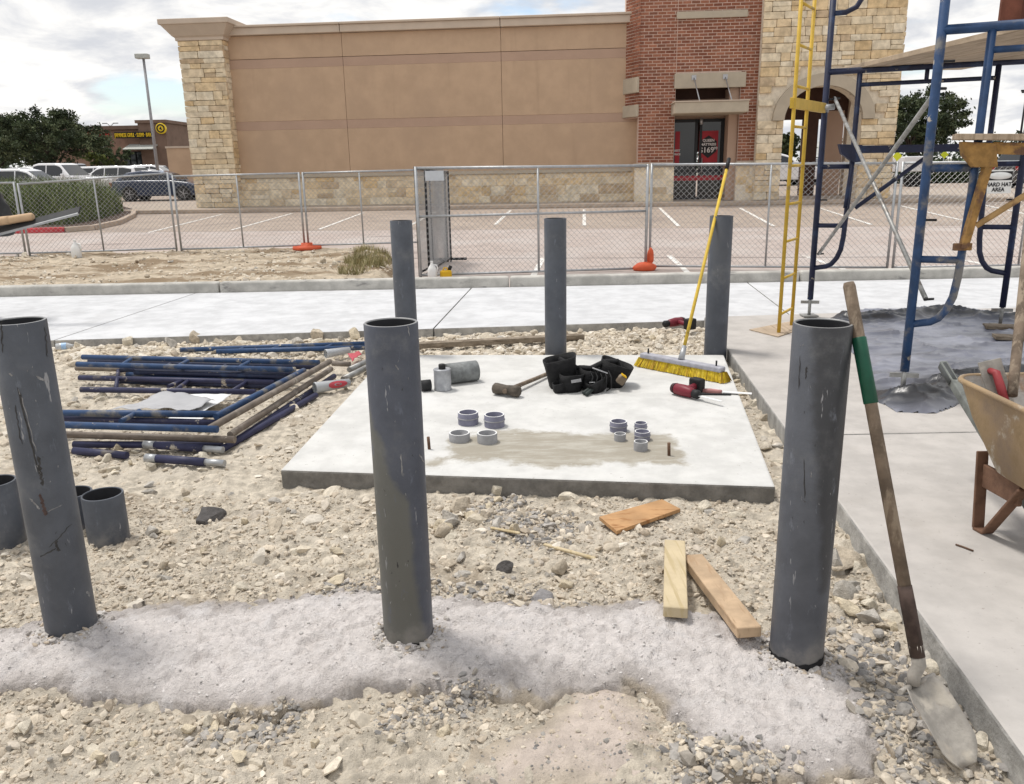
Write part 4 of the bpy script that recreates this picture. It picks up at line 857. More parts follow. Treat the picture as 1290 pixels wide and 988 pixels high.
def car(kind, paint, label, loc, rz, group=None):
    K = KINDS[kind]; t = thing('parked_car', label, 'car', loc, rz, group, local=True); W = K['W']; hw = W / 2; FXm = Matrix.Translation((0, hw, 0)) @ Matrix.Rotation(R(90), 4, 'X')
    b = MB(); b.prism(K['low'][::-1], FXm, W); body = b.build('body', MT[paint], t, bevel=.09, seg=4)
    zb = K['roof'][0][1]; ztp = max(z for _, z in K['roof']); hy_ = lambda z: hw - .06 - (z - zb) / (ztp - zb) * .2
    n = len(K['roof']); b = MB(); b.add([(x, -hy_(z), z) for x, z in K['roof']] + [(x, hy_(z), z) for x, z in K['roof']], [tuple(range(n)), tuple(range(n, 2 * n))] + [(i, i + 1, n + i + 1, n + i) for i in range(n - 1)] + [(n - 1, 0, n, 2 * n - 1)])
    cabin = b.build('cabin', MT[paint], t, bevel=.07, seg=3)
    rf = K['roof']
    def zroof(x):
        for (x0, z0_), (x1, z1_) in zip(rf[:-1], rf[1:]):
            if x0 <= x <= x1: return z0_ + (z1_ - z0_) * (x - x0) / (x1 - x0)
        return zb
    for s in (-1, 1):
        for (xa, xb) in K['wins']:
            pts = []
            for f in range(7): x = xa + (xb - xa) * f / 6; pts.append((x, max(zb + .05, zroof(x) - .11)))
            poly = [(xa, zb + .03)] + pts + [(xb, zb + .03)]
            b = MB(); b.add([(x, s * (hy_(z) + .006), z) for x, z in poly] + [(x, s * (hy_(z) - .03), z) for x, z in poly], [tuple(range(len(poly))), tuple(range(len(poly), 2 * len(poly)))] + [(i, (i + 1) % len(poly), len(poly) + (i + 1) % len(poly), len(poly) + i) for i in range(len(poly))])
            b.build('window', MT['carglass'], cabin)
        b = MB(); b.box((K['wins'][-1][1] + .12, s * (hw + .08), zb + .08), (.14, .2, .14)); b.build('mirror', MT[paint], t, bevel=.04)
        for (xa, xb) in K['wins'][-2:]:
            b = MB(); b.box((xa + .12, s * (hw + .008), zb - .16), (.2, .03, .035)); b.build('door_handle', MT[paint], body)
        b = MB(); b.box((K['L'] / 2 - .1, s * (hw - .26), K['low'][6][1] + .0), (.24, .4, .15)); b.build('headlight', MT['headlight'], t, bevel=.05)
        b = MB(); b.box((-K['L'] / 2 + .05, s * (hw - .14), zb - .18), (.14, .3, .24)); b.build('taillight', MT['taillight'], t, bevel=.04)
        for x in K['wx']:
            Mx = Matrix.Translation((x, s * (hw - .11), K['wr'])) @ Matrix.Rotation(R(90 * -s), 4, 'X')
            b = MB(); r = K['wr']; b.lathe([(0, -.1), (r + .055, -.1), (r + .055, .118), (0, .118)], 22, Mx); b.build('wheel_arch', MT['trim'], body)
            wv = MB(); wv.lathe([(r * .66, .11), (r * .7, .135), (r * .95, .135), (r, .09), (r, -.1), (r * .6, -.1)], 24, Mx); wv = wv.build('wheel', MT['tyre'], t)
            b = MB(); b.lathe([(0, .10), (r * .12, .125), (r * .14, .10), (r * .6, .10), (r * .68, .128)], 20, Mx)
            for k in range(5): b.beam(Mx @ Vector((0, 0, .12)), Mx @ Vector((r * .64 * math.cos(k * 1.2566), r * .64 * math.sin(k * 1.2566), .12)), .05, .03)
            b.build('rim', MT['rim'], wv)
    b = MB(); x0, z0_ = rf[-1]; x1, z1_ = rf[-2]
    def glass(xa, za, xb, zc_, off):
        b = MB(); d = Vector((xb - xa, 0, zc_ - za)); nn_ = Vector((-d.z, 0, d.x)).normalized() * .008
        if nn_.z < 0: nn_ = -nn_
        b.add([Vector((xa, -hy_(za) + .1, za)) + d * .1 + nn_, Vector((xa, hy_(za) - .1, za)) + d * .1 + nn_, Vector((xb, hy_(zc_) - .08, zc_)) - d * .06 + nn_, Vector((xb, -hy_(zc_) + .08, zc_)) - d * .06 + nn_], [(0, 1, 2, 3)]); b.build(off, MT['carglass'], cabin, solid=.01)
    glass(rf[-1][0], rf[-1][1], rf[-2][0], rf[-2][1], 'windscreen'); glass(rf[0][0], rf[0][1], rf[1][0], rf[1][1], 'rear_window')
    b = MB(); b.box((K['L'] / 2 - .02, 0, .55), (.08, W * .55, .2)); b.build('grille', MT['trim'], t, bevel=.02)
    b = MB(); b.box((0, 0, .27), (K['L'] * .9, W * .97, .1)); b.build('sill', MT['trim'], t)
    if kind == 'pickup': b = MB(); b.box((-1.85, 0, 1.28), (1.9, W - .2, .06)); b.build('load_bed', MT['trim'], t)
    return t
def carpx(kind, paint, label, xc, ybase, rzdeg, Y=None, group=None):
    p = GL(xc, ybase) if Y is None else YP(xc, ybase, Y); return car(kind, paint, label, (p.x, p.y, lotz(p.y) + .005), R(rzdeg), group)
hb = GL(205, 250)
YC = 44.0
def cx(x, Y): return YP(x, 230, Y).x
def carat(kind, paint, label, x, Y, rz, group=None): return car(kind, paint, label, (cx(x, Y), Y, lotz(Y) + .01), R(rz), group)
carat('hatch', 'carblue', 'slate blue hatchback parked beside the stone pier of the store', 204, 43.0, 0)
WG = 'white cars parked beyond the shrub bed'
carat('suv', 'carwhite', 'white crossover with raked rear window behind the feathery shrub bed', 36, 40.0, 2, WG)
carat('pickup', 'carwhite', 'white crew cab pickup parked between two white cars', 72, 46.0, -8, WG)
carat('suv', 'carwhite', 'white estate car showing its rear between the pickup and the dark hatchback', 140, 50.5, 172, WG)
carat('hatch', 'carwhite', 'low white sedan behind the dark hatchback roof', 172, 55.5, 174, WG)
carat('suv', 'carwhite', 'white sport utility car in front of the brick shop doors', 198, 60.0, 5, WG)
carat('suv', 'carwhite', 'white car tucked between the pickup and the estate car', 108, 53.0, 176, WG)
carat('hatch', 'carwhite', 'white hatchback beyond the estate car near the clipped tree', 152, 62.0, 175, WG)
carat('suv', 'carwhite', 'white car at the shop end of the row below the awning', 176, 66.0, 178, WG)
carat('pickup', 'carsilver', 'distant silver pickup under the edge of the live oak', 93, 66.0, 170)
carat('suv', 'cardark', 'distant dark car in front of the clipped tree', 132, 65.0, 178)
carat('suv', 'carsilver', 'distant silver car beneath the live oak trunk', 22, 62.0, 178)
carat('suv', 'cardark', 'charcoal car parked behind the hard hat sign on the fence', 1322, 38.0, 8)
carat('suv', 'carwhite', 'white car seen through the stone arch', 976, 47.0, 6)
carat('hatch', 'cardark', 'dark car seen through the side of the stone arch', 1062, 48.0, 4)
# white box trailer, diamond signs
ty = 42.0; p, q = YP(1138, 218, ty), YP(1168, 198, ty)
tr_ = thing('white_trailer', 'white box trailer standing before the hedge beyond the fence', 'trailer', ((p.x + q.x) / 2, ty, lotz(ty)))
b = MB(); b.box(((p.x + q.x) / 2, ty + 1, (p.z + q.z) / 2 + .05), (q.x - p.x, 2, q.z - p.z)); b.build('box_body', MT['carwhite'], tr_, bevel=.05)
for s in (.3, .7):
    Mx = Matrix.Translation((p.x + (q.x - p.x) * s, ty - .02, lotz(ty) + .3)) @ Matrix.Rotation(R(90), 4, 'X'); b = MB(); b.lathe([(0, .1), (.28, .1), (.3, .08), (.3, -.1), (0, -.1)], 18, Mx); b.build('wheel', MT['tyre'], tr_)
b = MB(); b.box(((p.x + q.x) / 2, ty - .01, lotz(ty) + .45), (q.x - p.x, .06, .12)); b.build('chassis', MT['trim'], tr_)
MT['signyel'] = mat('warning_yellow', (.70, .75, .04), .5, var=.03)
for (x, y, Y, lab) in ((1130, 197, 40.0, 'yellow diamond road sign beside the end of the stone tower'), (1189.5, 195, 48.0, 'yellow diamond road sign between the scaffold legs beyond the fence')):
    c = YP(x, y, Y); s = thing('diamond_sign', lab, 'road sign', (c.x, Y, lotz(Y)))
    b = MB(); b.tube((c.x, Y, lotz(Y)), (c.x, Y, c.z + .3), .03, 6); b.build('post', MT['galv'], s)
    b = MB(); b.box((c.x, Y - .05, c.z), (.32, .02, .32), Matrix.Rotation(R(45), 3, 'Y')); b.build('sign_plate', MT['signyel'], s, bevel=.01)
# far tree line
n = 900; C = np.stack([RNG.uniform(-190, 190, n), RNG.uniform(150, 175, n), gz0 + RNG.uniform(0, 1, n) ** 1.4 * 4.2], 1); C[:, 2] *= .75 + .4 * vn(C[:, 0] * .06, C[:, 0] * 0, 91)
tag(leaves('distant_trees', None, C, .5, ((.05, .065, .04), (.065, .08, .05), (.04, .055, .035)), 18, np.full(n, .9)), 'dark distant line of trees on the horizon', 'trees', kind='stuff')

# ------------------------------------------------------------------ chain link fence
MT['wire'] = mat('fence_wire', (.36, .36, .36), .5, metal=.5, var=.1)
MT['orange'] = mat('orange_plastic', (.62, .11, .045), .6, var=.12)
def wires(A, B, z0, z1, pitch=.062, r=.0022):
    """diagonal mesh wires filling a vertical rectangle A-B"""
    A = Vector(A); B = Vector(B); L = (Vector((B.x, B.y, 0)) - Vector((A.x, A.y, 0))).length; d = Vector((B.x - A.x, B.y - A.y, 0)).normalized(); nrm = Vector((d.y, -d.x, 0)); H_ = z1 - z0
    V = []; F = []; n = 0; st = pitch * 1.414
    for sgn in (1, -1):
        k = -H_
        while k < L:
            u0, u1 = max(k, 0), min(k + H_, L)
            if u1 - u0 > .02:
                za, zb = u0 - k, u1 - k
                if sgn < 0: za, zb = H_ - za, H_ - zb
                a = A + d * u0; c = A + d * u1; a = Vector((a.x, a.y, z0 + za)); c = Vector((c.x, c.y, z0 + zb)); t = (c - a).normalized(); w_ = t.cross(nrm)
                for p in (a, c): V += [p + nrm * r, p - nrm * r * .5 + w_ * r * .87, p - nrm * r * .5 - w_ * r * .87]
                for j in range(3): F.append((n + j, n + (j + 1) % 3, n + 3 + (j + 1) % 3, n + 3 + j))
                n += 6
            k += st
    return np.array([tuple(q) for q in V]), np.array(F)
def panel(label, A, B, zt0, zt1, name='chain_link_fence', mids=(.5,), rail_mid=None, group='temporary chain link fence panels', r=.021, post='galv', pitch=.062, bottom=.06, cat='fence', wr=.0026):
    """A, B ground points of the end posts, zt0/zt1 top heights"""
    t = thing(name, label, cat, (A + B) / 2, group=group); za, zb = A.z + bottom, B.z + bottom
    for p, z in ((A, zt0), (B, zt1)):
        b = MB(); b.tube((p.x, p.y, p.z - .02), (p.x, p.y, z), r, 8); b.build('post', MT[post], t)
    b = MB(); b.tube((A.x, A.y, zt0 - r), (B.x, B.y, zt1 - r), r * .9, 8); b.build('top_rail', MT[post], t)
    b = MB(); b.tube((A.x, A.y, za), (B.x, B.y, zb), r * .8, 8); b.build('bottom_rail', MT[post], t)
    for f in mids:
        p = A.lerp(B, f); b = MB(); b.tube((p.x, p.y, p.z + bottom), (p.x, p.y, zt0 + (zt1 - zt0) * f - r), r * .75, 8); b.build('mid_post', MT[post], t)
    if rail_mid:
        b = MB(); b.tube((A.x, A.y, A.z + rail_mid), (B.x, B.y, B.z + rail_mid), r * .8, 8); b.build('mid_rail', MT[post], t)
    V, F = wires(A, B, min(za, zb), max(zt0, zt1) - r, pitch, wr); npmesh('mesh_wire', V, F, MT['wire'], t); return t
def gp(x, y, dz=0.0): return GL(x, y, dz)
def topz(x, y, g): return YP(x, y, g.y).z
fz = .13
A1, B1 = gp(-150, 326, fz), gp(33, 323, fz); A2, B2 = gp(38, 323, fz), gp(223, 317, fz); A3, B3 = gp(229, 318, fz), gp(384, 313, fz); A4, B4 = gp(389, 313, fz), gp(527, 309, fz)
panel('chain link fence panel behind the dark board and paper roll', A1, B1, topz(0, 228, B1) - .03, topz(14, 229, B1))
panel('chain link fence panel in front of the feathery shrub bed', A2, B2, topz(20, 231, A2), topz(204, 217, B2))
panel('chain link fence panel in front of the stone pier', A3, B3, topz(213, 221, A3), topz(377, 217, B3))
panel('chain link fence panel behind the dry grass tuft', A4, B4, topz(380, 217, A4), topz(521, 213, B4))
gA, gB = gp(530, 352, .19), gp(813, 343, .19)
gA = Vector((gA.x, FY + .09 + 1.05, .03)); 
gA = gp(530, 350); gB = gp(813, 341)
panel('chain link gate leaf with a mid rail, standing at the curb behind the pad', gA, gB, topz(523, 210, gA), topz(808, 207, gB), 'fence_gate', (.52,), .95, r=.024, cat='gate', bottom=.04, wr=.0027)
sA, sB = gp(531, 349), gp(564, 330)
panel('chain link panel swung back square to the gate with a pale plate on it', Vector((sA.x - .03, sA.y + .06, sA.z)), sB, topz(523, 210, gA), topz(556, 216, sB), mids=(.45,), post='darkmetal', pitch=.04, r=.022, wr=.003)
panel('chain link panel stacked flat beside the swung back one', Vector((sA.x + .10, sA.y + .3, sA.z)), Vector((sB.x + .06, sB.y + .0, sB.z)), topz(530, 214, gA), topz(558, 216, sB), mids=(), post='darkmetal', pitch=.04, r=.02, wr=.003)
b = MB(); b.tube((sB.x - .35, sB.y, sB.z + .05), (sB.x + .35, sB.y, sB.z + .05), .025, 8); tag(b.build('ground_skid', MT['darkmetal'], org=sB), 'dark tubular foot under the swung back fence panel', 'skid')
p, q = PV(536, 228, gA, gB), PV(559, 215, gA, gB); n_ = Vector((0, -.03, 0))
MT['plate'] = mat('pale_plate', (.50, .52, .55), .4, var=.06, metal=.2)
b = MB(); b.box((p + q) / 2 + n_, (q.x - p.x, .006, q.z - p.z)); tag(b.build('notice_plate', MT['plate'], org=(p + q) / 2), 'blank pale grey plate wired to the top of the gate', 'sign')
rA, rB = gp(818, 340), gp(1117, 342); rC = gp(1124, 342); rD = gp(1440, 336)
panel('chain link fence panel behind the broom handle and ladder', rA, rB, topz(817, 206, rA), topz(1124, 204, rB))
panel('chain link fence panel carrying the hard hat sign', rC, rD, topz(1131, 204, rC), topz(1440, 200, rD))
# hard hat sign
MT['signwhite'] = mat('sign_white', (.72, .72, .70), .5, var=.04)
c = PV(1256, 229, rC, rD); d = (rD - rC).normalized(); az = math.atan2(d.y, d.x)
hs = thing('hard_hat_sign', 'white hard hat area sign hung on the fence', 'sign', c + Vector((0, -.05, 0)), az, local=True); ss = c.y / FPX
b = MB(); b.box((0, 0, 0), (32 * ss, .006, 28 * ss)); pl = b.build('sign_plate', MT['signwhite'], hs, bevel=.002)
b = MB(); b.box((0, -.005, 7 * ss), (31 * ss, .003, 10.5 * ss)); b.build('header_band', MT['postblack'], pl)
b = MB(); M_ = Matrix.Translation((0, -.0075, 7 * ss)) @ Matrix.Rotation(R(90), 4, 'X') @ Matrix.Diagonal((14.5 * ss, 4.4 * ss, 1, 1)); b.lathe([(0, .002), (1, .002), (1, 0)], 24, M_); b.build('header_oval', MT['signwhite'], pl)
for (s_, z) in (('HARD HAT', -3.5), ('AREA', -9.5)):
    o = link('lettering', text_mesh(s_, 6.6 * ss, .002, bold=.002, xs=.95), MT['postblack'], pl); o.location = (0, -.006, z * ss); o.rotation_euler = (R(90), 0, 0)
# orange fence feet, jugs
def lump(name, label, cat, loc, dims, mt_, seed, sub=3, amp=.12):
    v, f = ico_base(sub); v = v * np.array(dims); rs = np.random.default_rng(seed)
    k = np.array([1 + amp * noise.noise(Vector(q / max(dims) * 2.3) + Vector((seed, 0, 0))) for q in v]); v = v * k[:, None]; v[:, 2] = np.maximum(v[:, 2], -dims[2] * .6) + dims[2] * .6
    o = npmesh(name, v + np.array(loc), f, mt_, smooth=True, o0=loc); return tag(o, label, cat)
p = gp(812, 340); lump('sandbag', 'orange sandbag slumped against the gate post', 'sandbag', p + Vector((-.02, -.12, .0)), (.19, .12, .09), MT['orange'], 3)
lump('sandbag_flap', 'upright orange flap of a bag tied to the gate post', 'sandbag', p + Vector((.08, -.06, .12)), (.055, .04, .15), MT['orange'], 5)
p = gp(387, 313, fz); b = MB(); b.lathe([(0, .0), (.28, .0), (.29, .03), (.27, .07), (.12, .08), (.11, .13), (0, .13)], 20, Matrix.Translation(p + Vector((0, 0, -.02)))); tag(b.build('orange_ballast', MT['orange'], org=p), 'flat orange plastic ballast under the fence posts by the dry grass', 'ballast')
MT['milk'] = mat('milky_plastic', (.74, .74, .73), .4, var=.03)
MT['yellowplastic'] = mat('yellow_plastic', (.70, .42, .02), .5, var=.06)
def jug(label, p, s=1.0):
    t = thing('plastic_jug', label, 'jug', p, local=True); b = MB(); b.lathe([(0, 0), (.07, 0), (.078, .015), (.078, .15), (.06, .2), (.025, .25), (.022, .28), (0, .28)], 16); b.build('jug_body', MT['milk'], t)
    b = MB(); b.path([(.03, 0, .235), (.075, 0, .23), (.09, 0, .18), (.078, 0, .12)], .013, 8); b.build('handle', MT['milk'], t); b = MB(); b.lathe([(0, .3), (.024, .3), (.024, .278), (0, .278)], 12); b.build('cap', MT['milk'], t); t.scale = (s,) * 3; return t
jug('white plastic jug standing at the foot of the swung back panel', gp(545, 352) + Vector((0, .0, .0)), .95)
jug('lone white plastic jug standing on the dirt strip by the fence', gp(97, 324, .13) + Vector((0, .0, -.02)), 1.15)
p = gp(562, 351); t = thing('yellow_container', 'yellow plastic container with black cap lying at the gate', 'container', p, R(30), local=True)
b = MB(); b.box((0, 0, .065), (.17, .12, .13)); b.build('container_body', MT['yellowplastic'], t, bevel=.03, seg=3)
b = MB(); b.tube((.05, 0, .12), (.09, 0, .19), .028, 10); b.build('cap', MT['trim'], t); b = MB(); b.path([(-.05, 0, .125), (-.03, 0, .17), (.02, 0, .165), (.04, 0, .125)], .012, 8); b.build('handle', MT['yellowplastic'], t)
# dark board and paper roll at the left edge, resting on a trailer bed
MT['tarpdark'] = mat('dark_sheet', (.03, .031, .033), .55, var=.3, scale=6)
MT['cardboard'] = mat('tan_paper', (.50, .35, .22), .8, var=.1, scale=10)
MT['wood'] = mat('fresh_lumber', (.47, .34, .22), .8, var=.22, scale=7, bump=.15, bscale=60, col2=(.38, .26, .16), c2scale=4, c2squash=(9, 1, 3), c2lo=.55, c2hi=.62)
MT['woodpale'] = mat('pale_lumber', (.52, .43, .28), .8, var=.10, scale=7, bump=.15, bscale=60, col2=(.45, .36, .21), c2scale=3, c2squash=(14, .6, 3), c2lo=.52, c2hi=.62)
MT['woodorange'] = mat('orange_plywood', (.44, .255, .12), .7, var=.15, scale=7, bump=.1, bscale=60, col2=(.30, .14, .05), c2scale=3, c2squash=(3, 16, 3), c2lo=.54, c2hi=.66)
MT['woodgrey'] = mat('weathered_wood', (.26, .215, .165), .9, var=.25, scale=10, bump=.3, bscale=50, col2=(.16, .125, .09), c2scale=3, c2squash=(2, 2, 9), c2lo=.45, c2hi=.6)
MT['woodhandle'] = mat('worn_handle', (.165, .125, .092), .85, var=.35, scale=9, bump=.3, bscale=70, col2=(.27, .215, .16), c2scale=5, c2squash=(5, 5, .7), c2lo=.5, c2hi=.62)
# dark board, wrapped bundle and paper roll on a work table at the left edge
tY = 9.4; zt_ = YP(0, 300, tY).z; x0 = YP(-24, 300, tY).x
t = thing('work_table', 'dark topped trestle work table standing on the new road', 'table', (x0 - .7, tY, .08))
b = MB(); b.box((x0 - .72, tY, zt_ - .02), (1.4, .7, .04)); b.build('table_top', MT['trim'], t, bevel=.005)
for i in (-1, 1):
    for j in (-1, 1): b = MB(); b.beam((x0 - .72 + i * .55, tY + j * .28, .08), (x0 - .72 + i * .5, tY + j * .2, zt_ - .04), .04, .04, (0, 1, 0)); b.build('leg', MT['woodgrey'], t)
a, c = YP(-60, 314, tY - .1), YP(101, 267, tY - .1); b = MB(); b.beam(a + Vector((0, 0, .06)), c + Vector((0, 0, .02)), .10, .022, (0, -.62, .78)); db = b.build('dark_board', MT['tarpdark'], org=a); tag(db, 'long dark board with a pale edge jutting from the work table', 'board')
b = MB(); b.beam(a + Vector((0, -.044, .022)), c + Vector((0, -.044, -.018)), .012, .026, (0, -.62, .78)); b.build('board_edge', MT['galv'], db)
a, c = YP(-50, 287, tY - .1), YP(40, 273, tY - .1); r = .045; b = MB(); b.path([a, a.lerp(c, .5), c, c + (c - a).normalized() * .02], [r, r, r * .95, r * .6], 14); b.path([a.lerp(c, .55) + Vector((0, -.005, .004)), a.lerp(c, .7)], [r + .003, r + .002], 14); tag(b.build('paper_roll', MT['cardboard'], org=a), 'tan paper roll lying on the dark board', 'paper roll')
p = YP(-26, 285, tY + .2); lump('wrapped_bundle', 'bundle wrapped in dark sheeting on the work table', 'bundle', Vector((p.x, p.y, zt_)), (.36, .22, .46), MT['tarpdark'], 9, 4, .3)

# ------------------------------------------------------------------ bollards
def boll(name, c1, c2, lo, hi, mask=None):
    def ex(t, nn, lk, nz, mixc, ramp01, c, pos, b):
        c = mixc(ramp01(nz(2.0, 5, .6, None, (1, 1, .55)), lo, hi), c, c2)
        if mask: c = mask(t, nn, lk, nz, mixc, ramp01, c, pos)
        c = mixc(ramp01(nz(22, 5, .7, None, (1, 1, .35)), .60, .74), c, tuple(q * 1.7 for q in c1))
        c = mixc(mul(nn, lk, ramp01(nz(3.2, 6, .7), .52, .74), .55), c, (.17, .172, .175))
        c = mixc(mul(nn, lk, ramp01(lin(nn, lk, pos, 0, 0, -1, .02, nz(7, 5, .7), .42), .13, .30), .5), c, (.30, .275, .245))
        s_ = ramp01(nz(9, 4, .7, None, (3.0, 3.0, .5)), .665, .70); c = mixc(s_, c, (.26, .26, .27))
        return mixc(ramp01(nz(16, 6, .75), .69, .73), c, (.035, .03, .028))
    return mat(name, c1, .46, var=.16, scale=7, bump=.10, bscale=90, extra=ex, spec=.4, position=mask is None)
def lin(nn, lk, pos, kx, ky, kz, k, nz_out=None, amp=0.0):
    d_ = nn('ShaderNodeVectorMath'); d_.operation = 'DOT_PRODUCT'; lk(pos, d_.inputs[0]); d_.inputs[1].default_value = (kx, ky, kz)
    a_ = nn('ShaderNodeMath'); a_.operation = 'ADD'; lk(d_.outputs['Value'], a_.inputs[0]); a_.inputs[1].default_value = k; o_ = a_.outputs[0]
    if nz_out is not None:
        m_ = nn('ShaderNodeMath'); m_.operation = 'MULTIPLY_ADD'; lk(nz_out, m_.inputs[0]); m_.inputs[1].default_value = amp; lk(o_, m_.inputs[2]); o_ = m_.outputs[0]
    return o_
def mul(nn, lk, a, q):
    m_ = nn('ShaderNodeMath'); m_.operation = 'MULTIPLY'; lk(a, m_.inputs[0])
    if isinstance(q, float): m_.inputs[1].default_value = q
    else: lk(q, m_.inputs[1])
    return m_.outputs[0]
def olive(t, nn, lk, nz, mixc, ramp01, c, pos):
    n_ = nz(4.5, 5, .6)
    a_ = ramp01(lin(nn, lk, pos, -2.6, 0, -1, .60, n_, .35), .12, .19); e_ = ramp01(lin(nn, lk, pos, -1, 0, -.05, .075, n_, .06), .03, .055)
    return mixc(mul(nn, lk, mul(nn, lk, a_, e_), .7), c, (.125, .122, .10))
def blackrun(t, nn, lk, nz, mixc, ramp01, c, pos):
    n_ = nz(6, 6, .65)
    a_ = ramp01(lin(nn, lk, pos, 1, 0, .10, -.055, n_, .09), .03, .065); e_ = ramp01(lin(nn, lk, pos, -1.2, 0, 1.0, -.26, n_, .2), .0, .09)
    return mixc(mul(nn, lk, mul(nn, lk, a_, e_), .8), c, (.03, .03, .032))
MT['steelA'] = boll('grey_primer', (.072, .080, .097), (.092, .098, .11), .48, .7)
MT['steelB'] = boll('grey_primer_olive', (.064, .071, .092), (.082, .088, .102), .48, .7, olive)
MT['steelC'] = boll('grey_primer_rough', (.082, .088, .104), (.118, .122, .132), .5, .68, blackrun)
MT['steelin'] = mat('pipe_inside', (.03, .03, .033), .8, var=.2)
MT['rimlite'] = mat('cut_rim', (.30, .30, .30), .5, metal=.5, var=.15)
MT['tarblack'] = mat('asphaltic_collar', (.02, .02, .022), .7, var=.3, scale=20)
PR = .089
def pipe(name, label, cat, p, h, mt_, lean=(0, 0), r=PR, collar=False, group=None, th=.0085, lite=True):
    t = thing(name, label, cat, p, group=group, local=True); t.rotation_euler = (lean[0], lean[1], 0); n = 48
    b = MB(); b.lathe([(r, -.06), (r, h - .003), (r - .002, h)], n); b.build('pipe_wall', MT[mt_], t)
    b = MB(); b.lathe([(r - .002, h), (r - th, h + .0005), (r - th, h - .004)], n); b.build('pipe_rim', MT['rimlite'] if lite else MT[mt_], t)
    b = MB(); b.lathe([(r - th, h - .004), (r - th, .02), (0, .02)], n); b.build('pipe_bore', MT['steelin'], t)
    if collar:
        q = [(r + .003 + .003 * math.sin(3), -.03), (r + .0035, .02), (r + .001, .032)]; b = MB(); nn = 48; vs = []
        for j in range(nn):
            a = 2 * math.pi * j / nn; hh = .008 + .014 * noise.noise(Vector((math.cos(a) * 2.2, math.sin(a) * 2.2, p.x * 5))) + .01 * noise.noise(Vector((math.cos(a) * 7, math.sin(a) * 7, p.x)))
            vs += [((r + .002) * math.cos(a), (r + .002) * math.sin(a), -.03), ((r + .002) * math.cos(a), (r + .002) * math.sin(a), hh)]
        b.add(vs, [(2 * j, 2 * ((j + 1) % nn), 2 * ((j + 1) % nn) + 1, 2 * j + 1) for j in range(nn)], True); b.build('collar', MT['tarblack'], t)
    return t
def zfit(x, y, g): return YP(x, y, g.y).z - g.z
BLp, BMp, BRp = G(90, 786, .045), G(515, 798, .045), G(1003, 820, .045)
pipe('bollard', 'grey steel pipe bollard with long dark scratches beside the short pipe offcuts', 'bollard', BLp, zfit(27, 404, BLp) - .0, 'steelA', collar=False)
pipe('bollard', 'grey steel pipe bollard with a broad olive stain standing in the rough footing', 'bollard', BMp, zfit(491, 406, BMp), 'steelB', collar=True)
pipe('bollard', 'grey steel pipe bollard that the long shovel leans against', 'bollard', BRp, zfit(1032, 407, BRp), 'steelC', collar=True)
RLp, RMp, RRp = G(513, 447, .06), G(700, 445, .06), G(901, 449, .06)
RMp = Vector((RMp.x, RMp.y + .1, .05)); RLp = Vector((RLp.x, RMp.y + .03, .05)); RRp = Vector((RRp.x, RRp.y + .02, .05))
RMp = Vector((YP(700, 400, 7.15).x, 7.15, .03)); RLp = Vector((YP(510, 370, 7.2).x, 7.2, .03)); RRp = Vector((YP(903, 400, 6.98).x, 6.98, .03))
pipe('bollard', 'grey steel pipe bollard at the back of the pad nearest the scaffold pile', 'bollard', RLp, zfit(505, 278, RLp), 'steelA', lite=False, r=.095)
pipe('bollard', 'grey steel pipe bollard directly behind the black tool belt', 'bollard', RMp, zfit(700, 275, RMp), 'steelA', lite=False, r=.095)
pipe('bollard', 'grey steel pipe bollard propping up the yellow broom handle', 'bollard', RRp, zfit(908, 272, RRp), 'steelA', lite=False, r=.095)
# paint scrapes, drips and cement flecks on the three front pipes
MT['scrape'] = mat('white_scrape', (.22, .22, .225), .7, var=.3, scale=60); MT['drip'] = mat('dark_drip', (.042, .041, .042), .7, var=.3, scale=60); MT['rustspot'] = mat('rust_spot', (.075, .05, .046), .8, var=.3, scale=60)
def cyl(x, y, c, r):
    d = ray(x, y); o = CAMP - c; A = d.x ** 2 + d.y ** 2; B = 2 * (o.x * d.x + o.y * d.y); C = o.x ** 2 + o.y ** 2 - r * r; q = B * B - 4 * A * C
    if q < 0: return None
    p = CAMP + d * ((-B - math.sqrt(q)) / (2 * A)); n = Vector((p.x - c.x, p.y - c.y, 0)).normalized(); return p, n
def scrape(t, c, pts, wpx, mt_, nm='scrape'):
    H_ = [cyl(x, y, c, PR + .0008) for x, y in pts]; 
    if any(h is None for h in H_): return
    H_ = [(p - c, n) for p, n in H_]; b = MB(); vs = []
    for i in range(len(H_)):
        tn = (H_[min(i + 1, len(H_) - 1)][0] - H_[max(i - 1, 0)][0]).normalized(); sd = tn.cross(H_[i][1]).normalized(); w_ = wpx * .0015 / 2 * (random.uniform(.45, 1.25) if 0 < i < len(H_) - 1 else .15); vs += [H_[i][0] + sd * w_, H_[i][0] - sd * w_]
    b.add(vs, [(2 * i, 2 * i + 2, 2 * i + 3, 2 * i + 1) for i in range(len(H_) - 1)]); b.build(nm, MT[mt_], t)
def wig(x0, y0, x1, y1, n=12, a=1.2): return [(x0 + (x1 - x0) * i / n + random.uniform(-a, a), y0 + (y1 - y0) * i / n) for i in range(n + 1)]
tL, tM, tR = [o for o in COL.objects if o.name in ('bollard', 'bollard.001', 'bollard.002')]
